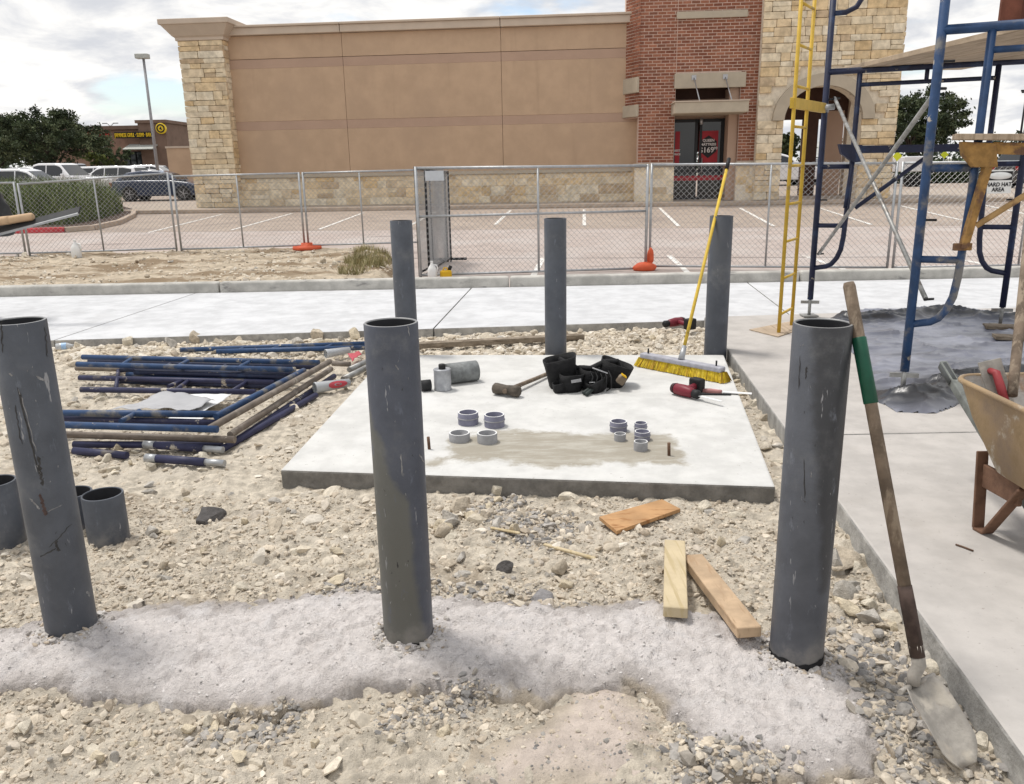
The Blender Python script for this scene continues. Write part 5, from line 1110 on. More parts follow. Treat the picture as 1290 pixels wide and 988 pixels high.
for a_ in (((22, 488), (52, 606), 5, 'drip'), ((24, 490), (46, 570), 2.2, 'scrape'), ((19, 510), (27, 560), 3, 'drip'), ((48, 575), (54, 612), 7, 'drip'), ((47, 585), (53, 604), 2, 'scrape'), ((57, 412), (60, 450), 4, 'drip'), ((2, 405), (3, 445), 3, 'drip'), ((50, 622), (58, 650), 7, 'rustspot'), ((60, 645), (79, 636), 2.5, 'scrape'), ((38, 628), (50, 642), 4, 'scrape'),
           ((46, 474), (56, 480), 5, 'scrape'), ((12, 470), (15, 474), 4, 'scrape'), ((62, 690), (90, 660), 3, 'drip'), ((50, 702), (72, 690), 4, 'drip'), ((70, 680), (74, 695), 6, 'drip'), ((110, 745), (113, 752), 6, 'scrape')):
    scrape(tL, BLp, wig(*a_[0], *a_[1]), a_[2], a_[3])
for a_ in (((529, 412), (531, 432), 4, 'scrape'), ((514, 410), (516, 424), 2.5, 'scrape'), ((498, 460), (502, 466), 3, 'scrape'), ((528, 572), (536, 585), 4, 'scrape'), ((505, 572), (507, 600), 3, 'scrape'), ((500, 708), (501, 716), 4, 'drip'), ((484, 640), (486, 652), 3, 'scrape')):
    scrape(tM, BMp, wig(*a_[0], *a_[1], 6, .6), a_[2], a_[3])
for a_ in (((1013, 578), (1014, 628), 3, 'drip'), ((1008, 448), (1006, 490), 2.5, 'drip'), ((1016, 462), (1015, 478), 4, 'drip'), ((1022, 594), (1022, 602), 2, 'scrape'), ((985, 800), (1040, 808), 3, 'scrape')):
    scrape(tR, BRp, wig(*a_[0], *a_[1], 8, .5), a_[2], a_[3])
for t_, c_, (xa, xb, ya, yb) in ((tL, BLp, (0, 110, 420, 780)), (tM, BMp, (462, 545, 430, 790)), (tR, BRp, (972, 1065, 430, 815))):
    for k in range(26):
        x, y = random.uniform(xa, xb), random.uniform(ya, yb); scrape(t_, c_, [(x, y), (x + random.uniform(-1, 1), y + random.uniform(.6, 2)), (x + random.uniform(-1.5, 1.5), y + random.uniform(2, 4.5))], random.uniform(1.2, 2.8), random.choice(('scrape', 'scrape', 'drip')), 'fleck')
for c_, lab in ((BLp, 'scratched'), (BMp, 'stained'), (BRp, 'shovel')):
    a_ = RNG.uniform(0, 6.28, 260); r__ = PR + .004 + np.abs(RNG.normal(0, .03, 260)); q = np.stack([c_.x + r__ * np.cos(a_), c_.y + r__ * np.sin(a_)], 1)
    gravel('base_crumbs', 'crumbs of concrete round the foot of the %s bollard' % lab, q, lognorm(260, .0055, .5, .018), [(.50, .47, .44), (.42, .39, .36), (.58, .55, .52), (.46, .39, .31)], lambda a, c: np.maximum(gz(a, c), footz(a, c)), fine=False)
# short pipe offcuts
OG = 'short grey pipe offcuts'
for (x, y, yt, lab) in ((8, 687, 606, 'short grey pipe offcut standing half behind the scratched bollard, apart from the pair'), (138, 680, 622, 'short grey pipe offcut standing in the open beside the scratched bollard'), (98, 668, 620, 'short grey pipe offcut tucked behind its twin by the scratched bollard')):
    p = G(x, y, .0); pipe('pipe_offcut', lab, 'pipe', Vector((p.x, p.y, .0)), zfit(x, yt, p), 'steelA', group=OG, r=.092, lite=False)

# ------------------------------------------------------------------ things on the pad
Z1 = .1
MT['pvc'] = mat('grey_conduit', (.19, .19, .25), .5, var=.12, scale=20)
MT['pvc2'] = mat('dusty_conduit', (.30, .30, .31), .6, var=.12, scale=20)
def conduit(x, y, w_, h_, lab, mt_='pvc', ring=True):
    p = G(x, y, Z1 + .004); r = w_ / 2 * p.y / FPX * 1.03; t = thing('conduit_stub', lab, 'conduit', p, group='conduit stubs in the pad', local=True); n = 28
    b = MB(); b.lathe([(r, -.02), (r, h_), (r * .97, h_ + .003), (r * .86, h_ + .003), (r * .84, h_), (r * .84, .012), (0, .012)], n); b.build('stub_pipe', MT[mt_], t)
    b = MB(); b.lathe([(r * .98, h_ + .0035), (r * .86, h_ + .0035)], n); b.build('stub_rim', MT['milk'], t)
    if ring: b = MB(); b.lathe([(r + .0005, h_ * .50), (r + .004, h_ * .52), (r + .004, h_ * .58), (r + .0005, h_ * .6)], n); b.build('stub_ring', MT['pvc2'], t)
conduit(590, 533, 26, .07, 'violet grey conduit stub behind the dusty stub with the broken rim', 'pvc')
conduit(623, 536, 26, .07, 'violet grey conduit stub behind the dusty stub with a clean base', 'pvc')
conduit(579, 554, 27, .042, 'dusty low conduit stub at the front of the cluster of four, beside the broken rim', 'pvc2', False)
conduit(614, 556, 26, .05, 'dusty conduit stub at the front of the cluster of four with a clean base', 'pvc2', False)
conduit(779, 542, 22, .055, 'widest violet grey conduit stub in the cluster of five', 'pvc')
conduit(807, 543, 16, .05, 'slim violet grey conduit stub at the back of the cluster of five', 'pvc')
conduit(809, 553, 20, .045, 'middle violet grey conduit stub with a white rim in the cluster of five', 'pvc')
conduit(781, 554, 15, .035, 'slim dusty conduit stub before the widest one in the cluster of five', 'pvc2', False)
conduit(807, 566, 18, .045, 'front dusty conduit stub in the cluster of five', 'pvc2', False)
MT['rust'] = mat('rusty_steel', (.12, .07, .045), .85, var=.3, scale=25, bump=.3)
for (x, y, lab) in ((541, 566, 'rusty rebar stub beside the olive stained bollard'), (843, 574, 'rusty rebar stub at the end of the grout patch near the cluster of five')):
    p = G(x, y, Z1); b = MB(); b.tube(p - Vector((0, 0, .02)), p + Vector((-.004, 0, .075)), .009, 8); tag(b.build('rebar_stub', MT['rust'], org=p), lab, 'rebar')
# tin can and grey coupling
p = G(558, 491, Z1); t = thing('tin_can', 'grey tin of pipe cement with black screw cap', 'can', p, local=True)
MT['tin'] = mat('tin_label', (.33, .34, .36), .45, metal=.3, var=.2, scale=14, col2=(.52, .53, .54), c2scale=9)
b = MB(); b.lathe([(0, 0), (.064, 0), (.066, .006), (.063, .012), (.063, .148), (.066, .154), (.06, .16), (0, .157)], 28); b.build('can_body', MT['tin'], t)
b = MB(); b.lathe([(.026, .157), (.026, .19), (.022, .194), (0, .194)], 20); b.build('screw_cap', MT['trim'], t)
a, c = G(570, 483, Z1), G(594, 480, Z1); a.z = c.z = Z1 + .078
t = thing('pipe_coupling', 'short length of grey plastic pipe lying behind the tin', 'pipe', (a + c) / 2)
ax = (c - a).normalized(); Mx = Matrix.Translation((a + c) / 2) @ ax.to_track_quat('Z', 'X').to_matrix().to_4x4(); L = .12
b = MB(); b.lathe([(.078, -L), (.078, L), (.076, L + .002), (.068, L + .002), (.067, L), (.067, -L)], 28, Mx, closed=True); b.build('pipe_wall', mat('mottled_grey_pipe', (.19, .20, .20), .6, var=.25, scale=20), t)
a, c = G(531, 493, Z1), G(543, 492, Z1); a.z = c.z = Z1 + .042; b = MB(); b.path([a, a.lerp(c, .6), c, c + (c - a).normalized() * .004], [.04, .042, .042, .03], 16); tag(b.build('mallet_head', MT['tarblack'], org=a), 'small black rubber mallet head peeking out behind the stained bollard', 'mallet')
# sledgehammer
a, c = G(624, 497, Z1), G(653, 501, Z1); a.z = c.z = Z1 + .045; t = thing('sledgehammer', 'worn sledgehammer lying on the pad with its handle under the tool belt', 'hammer', (a + c) / 2)
d = (c - a).normalized(); b = MB(); b.path([a - d * .012, a, a + d * .02, a.lerp(c, .5), c - d * .02, c, c + d * .012], [.032, .042, .043, .036, .043, .042, .032], 8); b.build('hammer_head', mat('worn_iron', (.085, .07, .055), .75, var=.35, scale=20, bump=.3), t, bevel=.003)
m0 = a.lerp(c, .55); m1 = G(712, 462, Z1 + .02); b = MB(); b.path([m0 - (m1 - m0).normalized() * .05, m0, m0.lerp(m1, .5), m1], [.016, .017, .015, .017], 10); b.build('handle', MT['woodhandle'], t)
# tool belt
MT['nylon'] = mat('black_nylon', (.012, .012, .013), .75, var=.4, scale=18, bump=.4, bscale=90)
MT['gripgreen'] = mat('dark_grip', (.02, .028, .026), .6, var=.1)
tb = G(742, 488, Z1); t = thing('tool_belt', 'black nylon tool belt with pouches, tape measure and grips dumped on the pad', 'tool belt', tb)
def pouch(cx_, cy_, w_, dp, h_, tilt, rz, nm='pouch', flare=1.15):
    M_ = Matrix.Translation((tb.x + cx_, tb.y + cy_, Z1)) @ Matrix.Rotation(rz, 4, 'Z') @ Matrix.Rotation(tilt, 4, 'Y'); n = 20; vs = []; lv = [(0, .82), (.02, .95), (.35, 1.0), (.7, 1.06), (1, flare)]
    for (z, s) in lv:
        for j in range(n):
            a = 2 * math.pi * j / n; ca, sa = math.cos(a), math.sin(a); k = 1 + .10 * noise.noise(Vector((ca * 1.7, sa * 1.7, z * 3 + cx_ * 9)))
            vs.append(M_ @ Vector((w_ / 2 * s * k * math.copysign(abs(ca) ** .6, ca), dp / 2 * s * k * math.copysign(abs(sa) ** .6, sa), z * h_ + .012 * ca * z)))
    fs = [tuple(reversed(range(n)))]
    for i in range(len(lv) - 1):
        for j in range(n): fs.append((i * n + j, i * n + (j + 1) % n, (i + 1) * n + (j + 1) % n, (i + 1) * n + j))
    b = MB(); b.add(vs, fs, True); return b.build(nm, MT['nylon'], t, solid=.008)
pouch(-.26, .04, .30, .20, .31, -.12, .1); pouch(-.20, -.10, .22, .15, .18, .1, .3); pouch(.02, .0, .30, .22, .19, .25, .2); pouch(.20, .06, .30, .22, .26, .38, -.1); pouch(.06, -.13, .18, .13, .13, -.2, .5); pouch(-.31, -.13, .13, .11, .1, .0, .2)
b = MB(); b.path([(tb.x - .3, tb.y + .12, Z1 + .27), (tb.x - .12, tb.y + .05, Z1 + .19), (tb.x + .02, tb.y + .0, Z1 + .2), (tb.x + .16, tb.y + .02, Z1 + .26), (tb.x + .3, tb.y + .1, Z1 + .24), (tb.x + .36, tb.y + .1, Z1 + .1), (tb.x + .34, tb.y + .0, Z1 + .03)], .028, 8); b.build('belt_strap', MT['nylon'], t)
b = MB(); b.beam((tb.x + .02, tb.y - .1, Z1 + .235), (tb.x + .17, tb.y - .13, Z1 + .185), .03, .006); b.build('blade', MT['steel'], t, bevel=.002)
b = MB(); b.box((tb.x - .15, tb.y - .185, Z1 + .13), (.1, .006, .03), Matrix.Rotation(R(-8), 3, 'Y')); b.build('pale_tag', MT['pvc2'], t)
b = MB(); b.box((tb.x + .31, tb.y - .12, Z1 + .11), (.085, .06, .09), Matrix.Rotation(R(35), 3, 'Y')); tm = b.build('tape_measure', MT['woodgrey'], t, bevel=.015, seg=3)
b = MB(); b.box((tb.x + .335, tb.y - .12, Z1 + .155), (.05, .064, .012), Matrix.Rotation(R(35), 3, 'Y')); b.build('tape_edge', MT['yellowplastic'], tm)
for k in (0, 1):
    b = MB(); a = Vector((tb.x + .05 + .03 * k, tb.y - .12, Z1 + .07)); c = Vector((tb.x - .08 + .02 * k, tb.y - .24 - .04 * k, Z1 + .022)); b.path([a, a.lerp(c, .3), c, c + (c - a) * .05], [.012, .02, .021, .013], 10); b.build('grip', MT['gripgreen'], t)
b = MB(); b.path([(tb.x - .0, tb.y - .19, Z1 + .08), (tb.x - .02, tb.y - .21, Z1 + .12), (tb.x + .03, tb.y - .21, Z1 + .12), (tb.x + .045, tb.y - .19, Z1 + .09)], .005, 6); b.build('buckle', MT['steel'], t)
for k in range(5):
    b = MB(); xx = tb.x + .0 + .045 * k; b.path([(xx, tb.y - .1, Z1 + .2), (xx + .02, tb.y - .17, Z1 + .16), (xx - .02 + .01 * k, tb.y - .2, Z1 + .06), (xx - .03, tb.y - .19, Z1 + .02)], .007, 6); b.build('loop', MT['nylon'], t)
t.scale = (.72, .9, .72)
# push broom
MT['bristle'] = mat('yellow_bristle', (.52, .36, .02), .8, var=.25, scale=25, attr='Col')
MT['broomblock'] = mat('grey_broom_block', (.36, .36, .40), .7, var=.15, scale=20)
MT['yellowpaint'] = mat('worn_yellow_paint', (.58, .40, .05), .6, var=.15, scale=9, col2=(.20, .14, .06), c2scale=7, c2lo=.60, c2hi=.68)
a, c = G(809, 447, Z1 + .095), G(911, 466, Z1 + .095); t = thing('push_broom', 'push broom with yellow bristles and yellow pole leaning on a bollard', 'broom', (a + c) / 2 - Vector((0, 0, .095)))
b = MB(); b.beam(a, c, .075, .04); b.build('broom_block', MT['broomblock'], t, bevel=.012, seg=3)
n = 5200; u = RNG.uniform(-.02, 1.02, n); s = RNG.uniform(-1, 1, n); ax = np.array(c - a); sd_ = np.array(Vector((-(c - a).y, (c - a).x, 0)).normalized()); B0 = np.array(a) + u[:, None] * ax + s[:, None] * .03 * sd_ - np.array([0, 0, .018])
T0 = B0 + s[:, None] * .022 * sd_ + (u - .5)[:, None] * ax * .07 + RNG.normal(0, .006, (n, 3)); T0[:, 2] = Z1 + .003 + np.abs(RNG.normal(0, .005, n))
wv = ax / np.linalg.norm(ax) * .0028; V = np.stack([B0 - wv, B0 + wv, T0 + wv, T0 - wv], 1).reshape(-1, 3)
pal = np.array([(.60, .43, .02), (.50, .34, .02), (.66, .50, .05), (.40, .24, .03)]); cc_ = pal[RNG.integers(0, 4, n)]
npmesh('bristles', V, np.arange(n * 4).reshape(-1, 4), MT['bristle'], t, col=np.repeat(cc_, 4, 0))
m0 = a.lerp(c, .5) + Vector((0, .0, .015)); ct = YP(897, 290, RRp.y - .118); top = m0 + (ct - m0) * 1.60; hdir = (top - m0).normalized()
b = MB(); b.path([m0, m0 + hdir * .12], [.026, .019], 10); b.build('socket', MT['galv'], t)
b = MB(); b.path([m0 + hdir * .05, m0 + hdir * .6, top - hdir * .1], [.0135, .0135, .013], 10); hd_ = b.build('pole', MT['yellowpaint'], t)
b = MB(); b.path([top - hdir * .11, top], [.0165, .0165], 10); b.build('pole_grip', MT['trim'], hd_)
for f in (.08, .92): q = a.lerp(c, f); b = MB(); b.tube(q + Vector((0, 0, .01)), q + Vector((0, 0, .06)), .007, 8); b.build('brace_bolt', MT['darkmetal'], t)
# red cordless saw on the pad
MT['toolred'] = mat('tool_red', (.17, .02, .032), .45, var=.1)
def cordless(loc, rz, lab, s=1.0, blade=True):
    t = thing('cordless_tool', lab, 'power tool', loc, rz, local=True); t.scale = (s,) * 3
    b = MB(); b.path([(-.11, 0, .045), (-.09, 0, .045), (.0, 0, .045), (.06, 0, .042), (.085, 0, .04)], [.026, .038, .042, .036, .025], 14); b.build('motor_body', MT['toolred'], t)
    b = MB(); b.path([(-.115, 0, .045), (-.105, 0, .045), (-.075, 0, .045)], [.02, .034, .041], 14); b.build('rear_cap', MT['trim'], t)
    b = MB(); b.path([(-.02, .03, .045), (-.02, .1, .045), (-.025, .14, .045)], [.025, .022, .026], 10); b.build('handle', MT['toolred'], t)
    b = MB(); b.box((-.03, .17, .05), (.10, .07, .1)); b.build('battery', MT['trim'], t, bevel=.012)
    b = MB(); b.path([(.08, 0, .04), (.12, 0, .04), (.135, 0, .038)], [.03, .032, .02], 12); b.build('collar', MT['trim'], t)
    if blade: b = MB(); b.box((.22, 0, .035), (.2, .028, .003)); b.build('saw_blade', MT['milk'], t)
cordless(G(862, 500, Z1), R(-52), 'red and black cordless reciprocating saw lying on the pad', 1.0)
cordless(G(850, 412, .08), R(-150), 'red and black cordless drill dropped on the dirt by the road edge', 1.1, False)
a, c = G(885, 492, Z1 + .015), G(947, 496, Z1 + .012); t = thing('hand_saw', 'narrow hand saw with pinkish handle lying over the edge of the pad', 'saw', a)
m0 = a.lerp(c, .4); b = MB(); b.beam(m0, c, .045, .003); b.build('saw_blade', MT['milk'], t)
b = MB(); b.path([a, a.lerp(c, .15), a.lerp(c, .3), m0], [.014, .018, .014, .012], 10); b.build('handle', mat('faded_red', (.42, .20, .19), .6), t)
b = MB(); b.beam(a + Vector((-.05, -.06, -.008)), m0 + Vector((.05, -.05, -.008)), .02, .008); b.build('guard', MT['trim'], t)

# ------------------------------------------------------------------ lumber
def lumber(name, lab, a, c, w_, h_, mt_, cat='lumber', **k): b = MB(); b.beam(a, c, w_, h_); return tag(b.build(name, MT[mt_], org=(a + c) / 2, bevel=.003, seg=1), lab, cat)
p0_, p1_ = G(850, 686, .07), G(851, 772, .10); lumber('lumber_offcut', 'pale square cut pine offcut lying beside the reddish board', p0_, p1_, .088, .042, 'woodpale')
p0_, p1_ = G(872, 704, .05), G(944, 797, .10); lumber('lumber_offcut', 'reddish brown pine board with nail holes pointing at the shovel bollard', p0_, p1_, .088, .04, 'wood')
q = [G(*s_, .04) for s_ in ((755, 651), (834, 629), (857, 641), (777, 669))]; b = MB(); b.add([v + Vector((0, 0, .0)) for v in q] + [v - Vector((0, 0, .018)) for v in q], [(0, 1, 2, 3), (7, 6, 5, 4)] + [(i, (i + 1) % 4, 4 + (i + 1) % 4, 4 + i) for i in range(4)]); tag(b.build('plywood_offcut', MT['woodorange'], org=q[0]), 'orange brown plywood offcut lying flat on the dirt before the pad', 'plywood')
lumber('long_timber', 'long weathered timber lying on the dirt behind the pad', G(515, 436, .08), G(735, 424, .08), .09, .05, 'woodgrey')
a, c = G(685, 686, .02), G(750, 704, .015); lumber('wood_splinter', 'thin splinter of wood on the dirt behind the footing', a, c, .018, .012, 'woodpale', 'wood')
a, c = G(618, 665, .02), G(655, 672, .03); lumber('wood_splinter', 'thin pale splinter lying on the grey crushed stone', a, c, .016, .01, 'woodpale', 'wood')
a, c = G(1204, 686, .125), G(1226, 694, .125); b = MB(); b.path([a, a.lerp(c, .5) + Vector((0, .004, 0)), c], .004, 6); tag(b.build('bent_nail', MT['rust'], org=a), 'long rusty nail lying on the sidewalk before the wheelbarrow', 'nail')

# ------------------------------------------------------------------ pile of scaffold frames
def tubemat(name, c1, c2, lo=.55, hi=.66): return mat(name, c1, .55, var=.2, scale=12, col2=c2, c2scale=5, c2lo=lo, c2hi=hi, spec=.4, bump=.1, extra=stain((.40, .36, .30), 9, .63, .68))
MT['tblue'] = tubemat('blue_tube', (.019, .053, .135), (.17, .165, .16), .52, .66)
MT['tpurple'] = tubemat('violet_tube', (.024, .026, .068), (.11, .095, .09), .6, .68)
MT['tbrown'] = tubemat('rusty_tube', (.155, .125, .10), (.24, .205, .17), .5, .62)
MT['tdark'] = tubemat('dark_navy_tube', (.013, .018, .05), (.022, .04, .095))
MT['tgalv'] = mat('galvanised_tube', (.33, .33, .32), .5, metal=.5, var=.25, scale=14, col2=(.22, .20, .18), c2scale=8)
TR = .0225
def pile(label, tubes, z, rungs=(), zr=None):
    P = [(G(t_[0], t_[1], t_[4] if len(t_) > 5 else z), G(t_[2], t_[3], t_[4] if len(t_) > 5 else z), t_[-1]) for t_ in tubes]
    t = thing('lying_scaffold', label, 'scaffold', Vector((P[0][0].x, P[0][0].y, .0)), group='scaffold frames lying in a pile')
    for (a, c, m_) in P: b = MB(); b.path([a, a.lerp(c, .5), c], TR, 10); b.build('tube', MT[m_], t)
    for s_ in rungs: b = MB(); b.tube(G(*s_[:2], z), G(*s_[2:4], z), TR * .75, 8); b.build('rung', MT['tblue' if len(s_) < 5 else s_[4]], t)
    return t
pile('blue scaffold frame on top of the pile with pale dusty rungs', [(104, 450, 402, 457, 'tblue'), (97, 459, 372, 466, 'tblue'), (152, 466, 374, 472, .1, 'tdark')], .16, ((152, 461, 166, 452), (223, 462, 238, 454), (298, 465, 314, 456)))
pile('violet blue scaffold frame low in the pile behind the plastic sheet', [(100, 476, 346, 482, 'tpurple'), (102, 491, 322, 494, 'tpurple'), (170, 469, 360, 475, .1, 'tdark')], .06, ((150, 462, 146, 490, 'tpurple'), (212, 487, 232, 479, 'tpurple'), (222, 491, 240, 478, 'tpurple'), (292, 493, 310, 482, 'tpurple')))
pile('big blue scaffold frame with worn grey side rail overlapping the paper sheet', [(30, 520, 276, 522, 'tblue'), (30, 534, 274, 541, 'tblue'), (383, 467, 272, 525, 'tblue'), (415, 456, 262, 541, 'tbrown')], .17, ((176, 518, 152, 531), (276, 522, 272, 525)))
pile('rusty brown scaffold frame under the big blue one', [(32, 546, 296, 554, 'tbrown'), (417, 465, 290, 548, 'tbrown'), (60, 527, 276, 533, .12, 'tpurple'), (419, 458, 441, 459, 'tbrown')], .09, ())
pile('violet scaffold frame with long side rails at the bottom of the pile', [(421, 474, 297, 556, 'tpurple'), (398, 498, 280, 566, 'tpurple'), (93, 560, 280, 561, 'tpurple')], .035, ())
pile('navy scaffold frame buried in the middle of the pile under the top one', [(112, 455, 404, 463, 'tdark'), (150, 480, 352, 487, .03, 'tdark'), (160, 472, 362, 479, 'tblue'), (96, 464, 372, 469, 'tbrown')], .07, ((200, 470, 214, 459, 'tdark'), (270, 473, 284, 461, 'tdark')))
pile('blue scaffold frame lying apart near the road edge', [(227, 441, 460, 433, 'tblue'), (273, 443, 460, 438, 'tblue')], .08, ((340, 441, 352, 437), (408, 439, 420, 434), (300, 442, 306, 439)))
for (s_, lab) in (((182, 560, 281, 567), 'violet tube with silver coupling ends half buried in rubble'), ((184, 577, 283, 584), 'dark violet tube with silver coupling ends lying on the loose rubble')):
    a, c = G(s_[0], s_[1], .05), G(s_[2], s_[3], .045); t = thing('coupling_tube', lab, 'tube', a, group='tubes with silver ends')
    b = MB(); b.path([a.lerp(c, .12), a.lerp(c, .76)], .025, 12); b.build('tube', MT['tpurple'], t)
    for (f0, f1, r) in ((0, .14, .026), (.72, 1.0, .021)): b = MB(); b.path([a.lerp(c, f0), a.lerp(c, f1)], r, 12); b.build('coupling_end', MT['galv'], t)
a, c = G(93, 568, .03), G(160, 574, .02); b = MB(); b.path([a, c], .024, 10); tag(b.build('buried_tube', MT['tpurple'], org=a), 'violet tube almost buried in the pale rubble', 'tube')
a, c = G(440, 466, .06), G(470, 452, .06); b = MB(); b.path([a, c], .024, 10); tag(b.build('loose_tube', MT['tgalv'], org=a), 'grey galvanised tube at the end of the pile behind the stained bollard', 'tube')
a, c = G(432, 478, .05), G(472, 458, .05); b = MB(); b.path([a, c], .024, 10); tag(b.build('loose_tube', MT['tgalv'], org=a), 'pale galvanised tube beside the plastic cup', 'tube')
# plastic sheet, paper
MT['sheet'] = mat('grey_sheet', (.38, .38, .39), .5, var=.06, scale=5); MT['paper'] = mat('white_paper', (.68, .68, .68), .7, var=.04)
def sheet(name, lab, corners, z, mt_, amp=.02, n=14, cat='sheet'):
    P = [G(*c, z) for c in corners]; V = []; F = []
    for i in range(n + 1):
        for j in range(n + 1):
            u, v = i / n, j / n; p = P[0].lerp(P[1], u).lerp(P[3].lerp(P[2], u), v); V.append(p + Vector((0, 0, amp * (noise.noise(Vector((p.x * 5, p.y * 5, z * 50))) + .6 * noise.noise(Vector((p.x * 14, p.y * 14, 3)))))))
    for i in range(n):
        for j in range(n): F.append((i * (n + 1) + j, (i + 1) * (n + 1) + j, (i + 1) * (n + 1) + j + 1, i * (n + 1) + j + 1))
    b = MB(); b.add(V, F, True); return tag(b.build(name, MT[mt_], org=P[0], solid=.0015), lab, cat)
sheet('plastic_sheet', 'crumpled grey plastic sheet lying among the scaffold frames', ((138, 516), (210, 492), (272, 503), (246, 516)), .10, 'sheet', .035)
sheet('paper_sheet', 'white paper sheet under the side rail of the big blue frame', ((228, 496), (292, 497), (255, 520), (235, 512)), .07, 'paper', .015)
sheet('paper_scrap', 'small white paper scrap between the blue tubes of the big frame', ((130, 522), (160, 521), (172, 528), (140, 527)), .08, 'paper', .01)
sheet('paper_sheet', 'white paper strip just below the grey plastic sheet', ((205, 530), (232, 519), (268, 521), (250, 530)), .06, 'paper', .01)
# cups
MT['cup'] = mat('clear_cup', (.62, .64, .66), .2, var=.03, trans=.35, spec=.5); MT['cupred'] = mat('cup_red', (.45, .06, .08), .4, var=.03)
def cup(a, c, r0, r1, lab, logo=True):
    ax = (c - a); L = ax.length; Mx = Matrix.Translation(a) @ ax.to_track_quat('Z', 'Y').to_matrix().to_4x4(); t = thing('plastic_cup', lab, 'cup', a)
    b = MB(); b.lathe([(r0 * .9, 0), (r0, .004), (r0 * 1.04, .01), (r0, .016), (r1, L), (0, L)], 24, Mx); b.build('cup_wall', MT['cup'], t, solid=.002)
    if logo:
        m_ = MB(); n = 16; vs = []; 
        up_ = Mx.to_3x3().inverted() @ (CAMP - a).normalized(); th0 = math.atan2(up_.y, up_.x)
        for rr, zz in ((0.50, 0), (0.2, 0)):
            for k in range(n): al = 2 * math.pi * k / n; z = L * .62 + L * rr * .55 * math.sin(al); th = th0 + rr * 1.5 * math.cos(al); r = (r0 + (r1 - r0) * z / L) + .0035; vs.append(Mx @ Vector((r * math.cos(th), r * math.sin(th), z)))
        m_.add(vs, [(k, (k + 1) % n, n + (k + 1) % n, n + k) for k in range(n)]); m_.build('red_logo', MT['cupred'], t)
        b = MB(); z = L * .62; r = r0 + (r1 - r0) * .62 + .0035; b.box(Mx @ Vector((r * math.cos(th0), r * math.sin(th0), z)), (.028, .02, .01)); b.build('logo_bar', MT['cupred'], t)
a, c = G(396, 489, .07), G(440, 482, .065); cup(a, c, .045, .032, 'clear plastic cup with a red logo lying against the violet side rail')
a, c = G(410, 446, .1), G(440, 441, .1); cup(a, c, .04, .03, 'crushed clear cup with a red straw wrapper on the end of the pile', False)
sheet('red_wrapper', 'crumpled orange red wrapper beside the crushed cup', ((438, 448), (452, 440), (456, 446), (444, 455)), .1, 'cupred', .03, 8, 'wrapper')
a, c = G(70, 437, .1), G(84, 436, .1); t = thing('water_bottle', 'clear water bottle with pale blue label on the limestone lumps', 'bottle', a); b = MB(); ax = (c - a); Mx = Matrix.Translation(a) @ ax.to_track_quat('Z', 'Y').to_matrix().to_4x4(); L = ax.length * 1.6
b.lathe([(0, 0), (.03, .004), (.032, L * .3), (.03, L * .7), (.014, L * .9), (.014, L), (0, L)], 14, Mx); b.build('bottle_body', MT['cup'], t); b = MB(); b.lathe([(.033, L * .35), (.033, L * .62)], 14, Mx); b.build('bottle_label', mat('pale_blue', (.35, .52, .75), .4), t)

# ------------------------------------------------------------------ shovel
tip = G(1212, 968, .02); con = Vector((BRp.x + .108, BRp.y + .0, 0)); sockp = G(1153, 765, .20)
sh_top = YP(1069, 356, BRp.y + .02); low = YP(1158, 838, (tip.y + .16)); 
t = thing('shovel', 'long handled shovel with green sleeve stuck in the gravel against a bollard', 'shovel', tip)
A_, B_ = sh_top, low; dsh = (A_ - B_).normalized()
mid = lambda f: A_.lerp(B_, f)
b = MB(); b.path([mid(-.0), mid(.01), mid(.3), mid(.86)], [.015, .0185, .0185, .019], 14); b.build('handle', MT['woodhandle'], t)
MT['sleeve'] = mat('green_sleeve', (.008, .07, .04), .5, var=.15, scale=20)
MT['socketdark'] = mat('dark_socket', (.062, .042, .035), .8, var=.35, scale=25, col2=(.20, .17, .145), c2scale=12, c2lo=.6, c2hi=.66)
MT['bluntsteel'] = mat('dusty_steel', (.36, .335, .30), .75, metal=.15, var=.25, scale=14, col2=(.24, .21, .18), c2scale=7, bump=.2, extra=stain((.46, .42, .36), 9, .52, .64))
b = MB(); b.path([mid(.15), mid(.152), mid(.325), mid(.327)], [.0195, .0215, .0215, .0195], 14); b.build('grip_sleeve', MT['sleeve'], t)
b = MB(); b.path([mid(.80), mid(.84), mid(.98)], [.0205, .0215, .021], 14); b.build('socket', MT['socketdark'], t)
n1 = low; back = Vector((-.035, -.012, -.045)); nk = [mid(.95), low, low + Vector((-.014, -.004, -.03)), low + Vector((-.016, -.012, -.058))]
b = MB(); b.path(nk, [.021, .02, .02, .017], 12); b.build('neck', MT['bluntsteel'], t)
q0 = nk[-1]; bd = (tip - q0); BL_ = bd.length; bd.normalize(); sx = Vector((.86, .5, .0)); sx = (sx - bd * sx.dot(bd)).normalized(); nz_ = bd.cross(sx)
if nz_.z < 0: nz_ = -nz_
V = []; F = []; NU, NV = 10, 12
for j in range(NV + 1):
    f = j / NV; hw_ = .078 * (min(1, .80 + f * 1.2)) * (1 if f < .7 else math.cos((f - .7) / .3 * 1.15)); 
    for i in range(NU + 1):
        s = i / NU * 2 - 1; V.append(q0 + bd * (f * BL_) + sx * (s * hw_) + nz_ * (.028 * s * s - .012 * (1 - f) * (1 - abs(s)) + .01 * math.sin(f * 3)))
for j in range(NV):
    for i in range(NU): F.append((j * (NU + 1) + i, j * (NU + 1) + i + 1, (j + 1) * (NU + 1) + i + 1, (j + 1) * (NU + 1) + i))
b = MB(); b.add(V, F, True); bl = b.build('blade', MT['bluntsteel'], t, solid=.003)
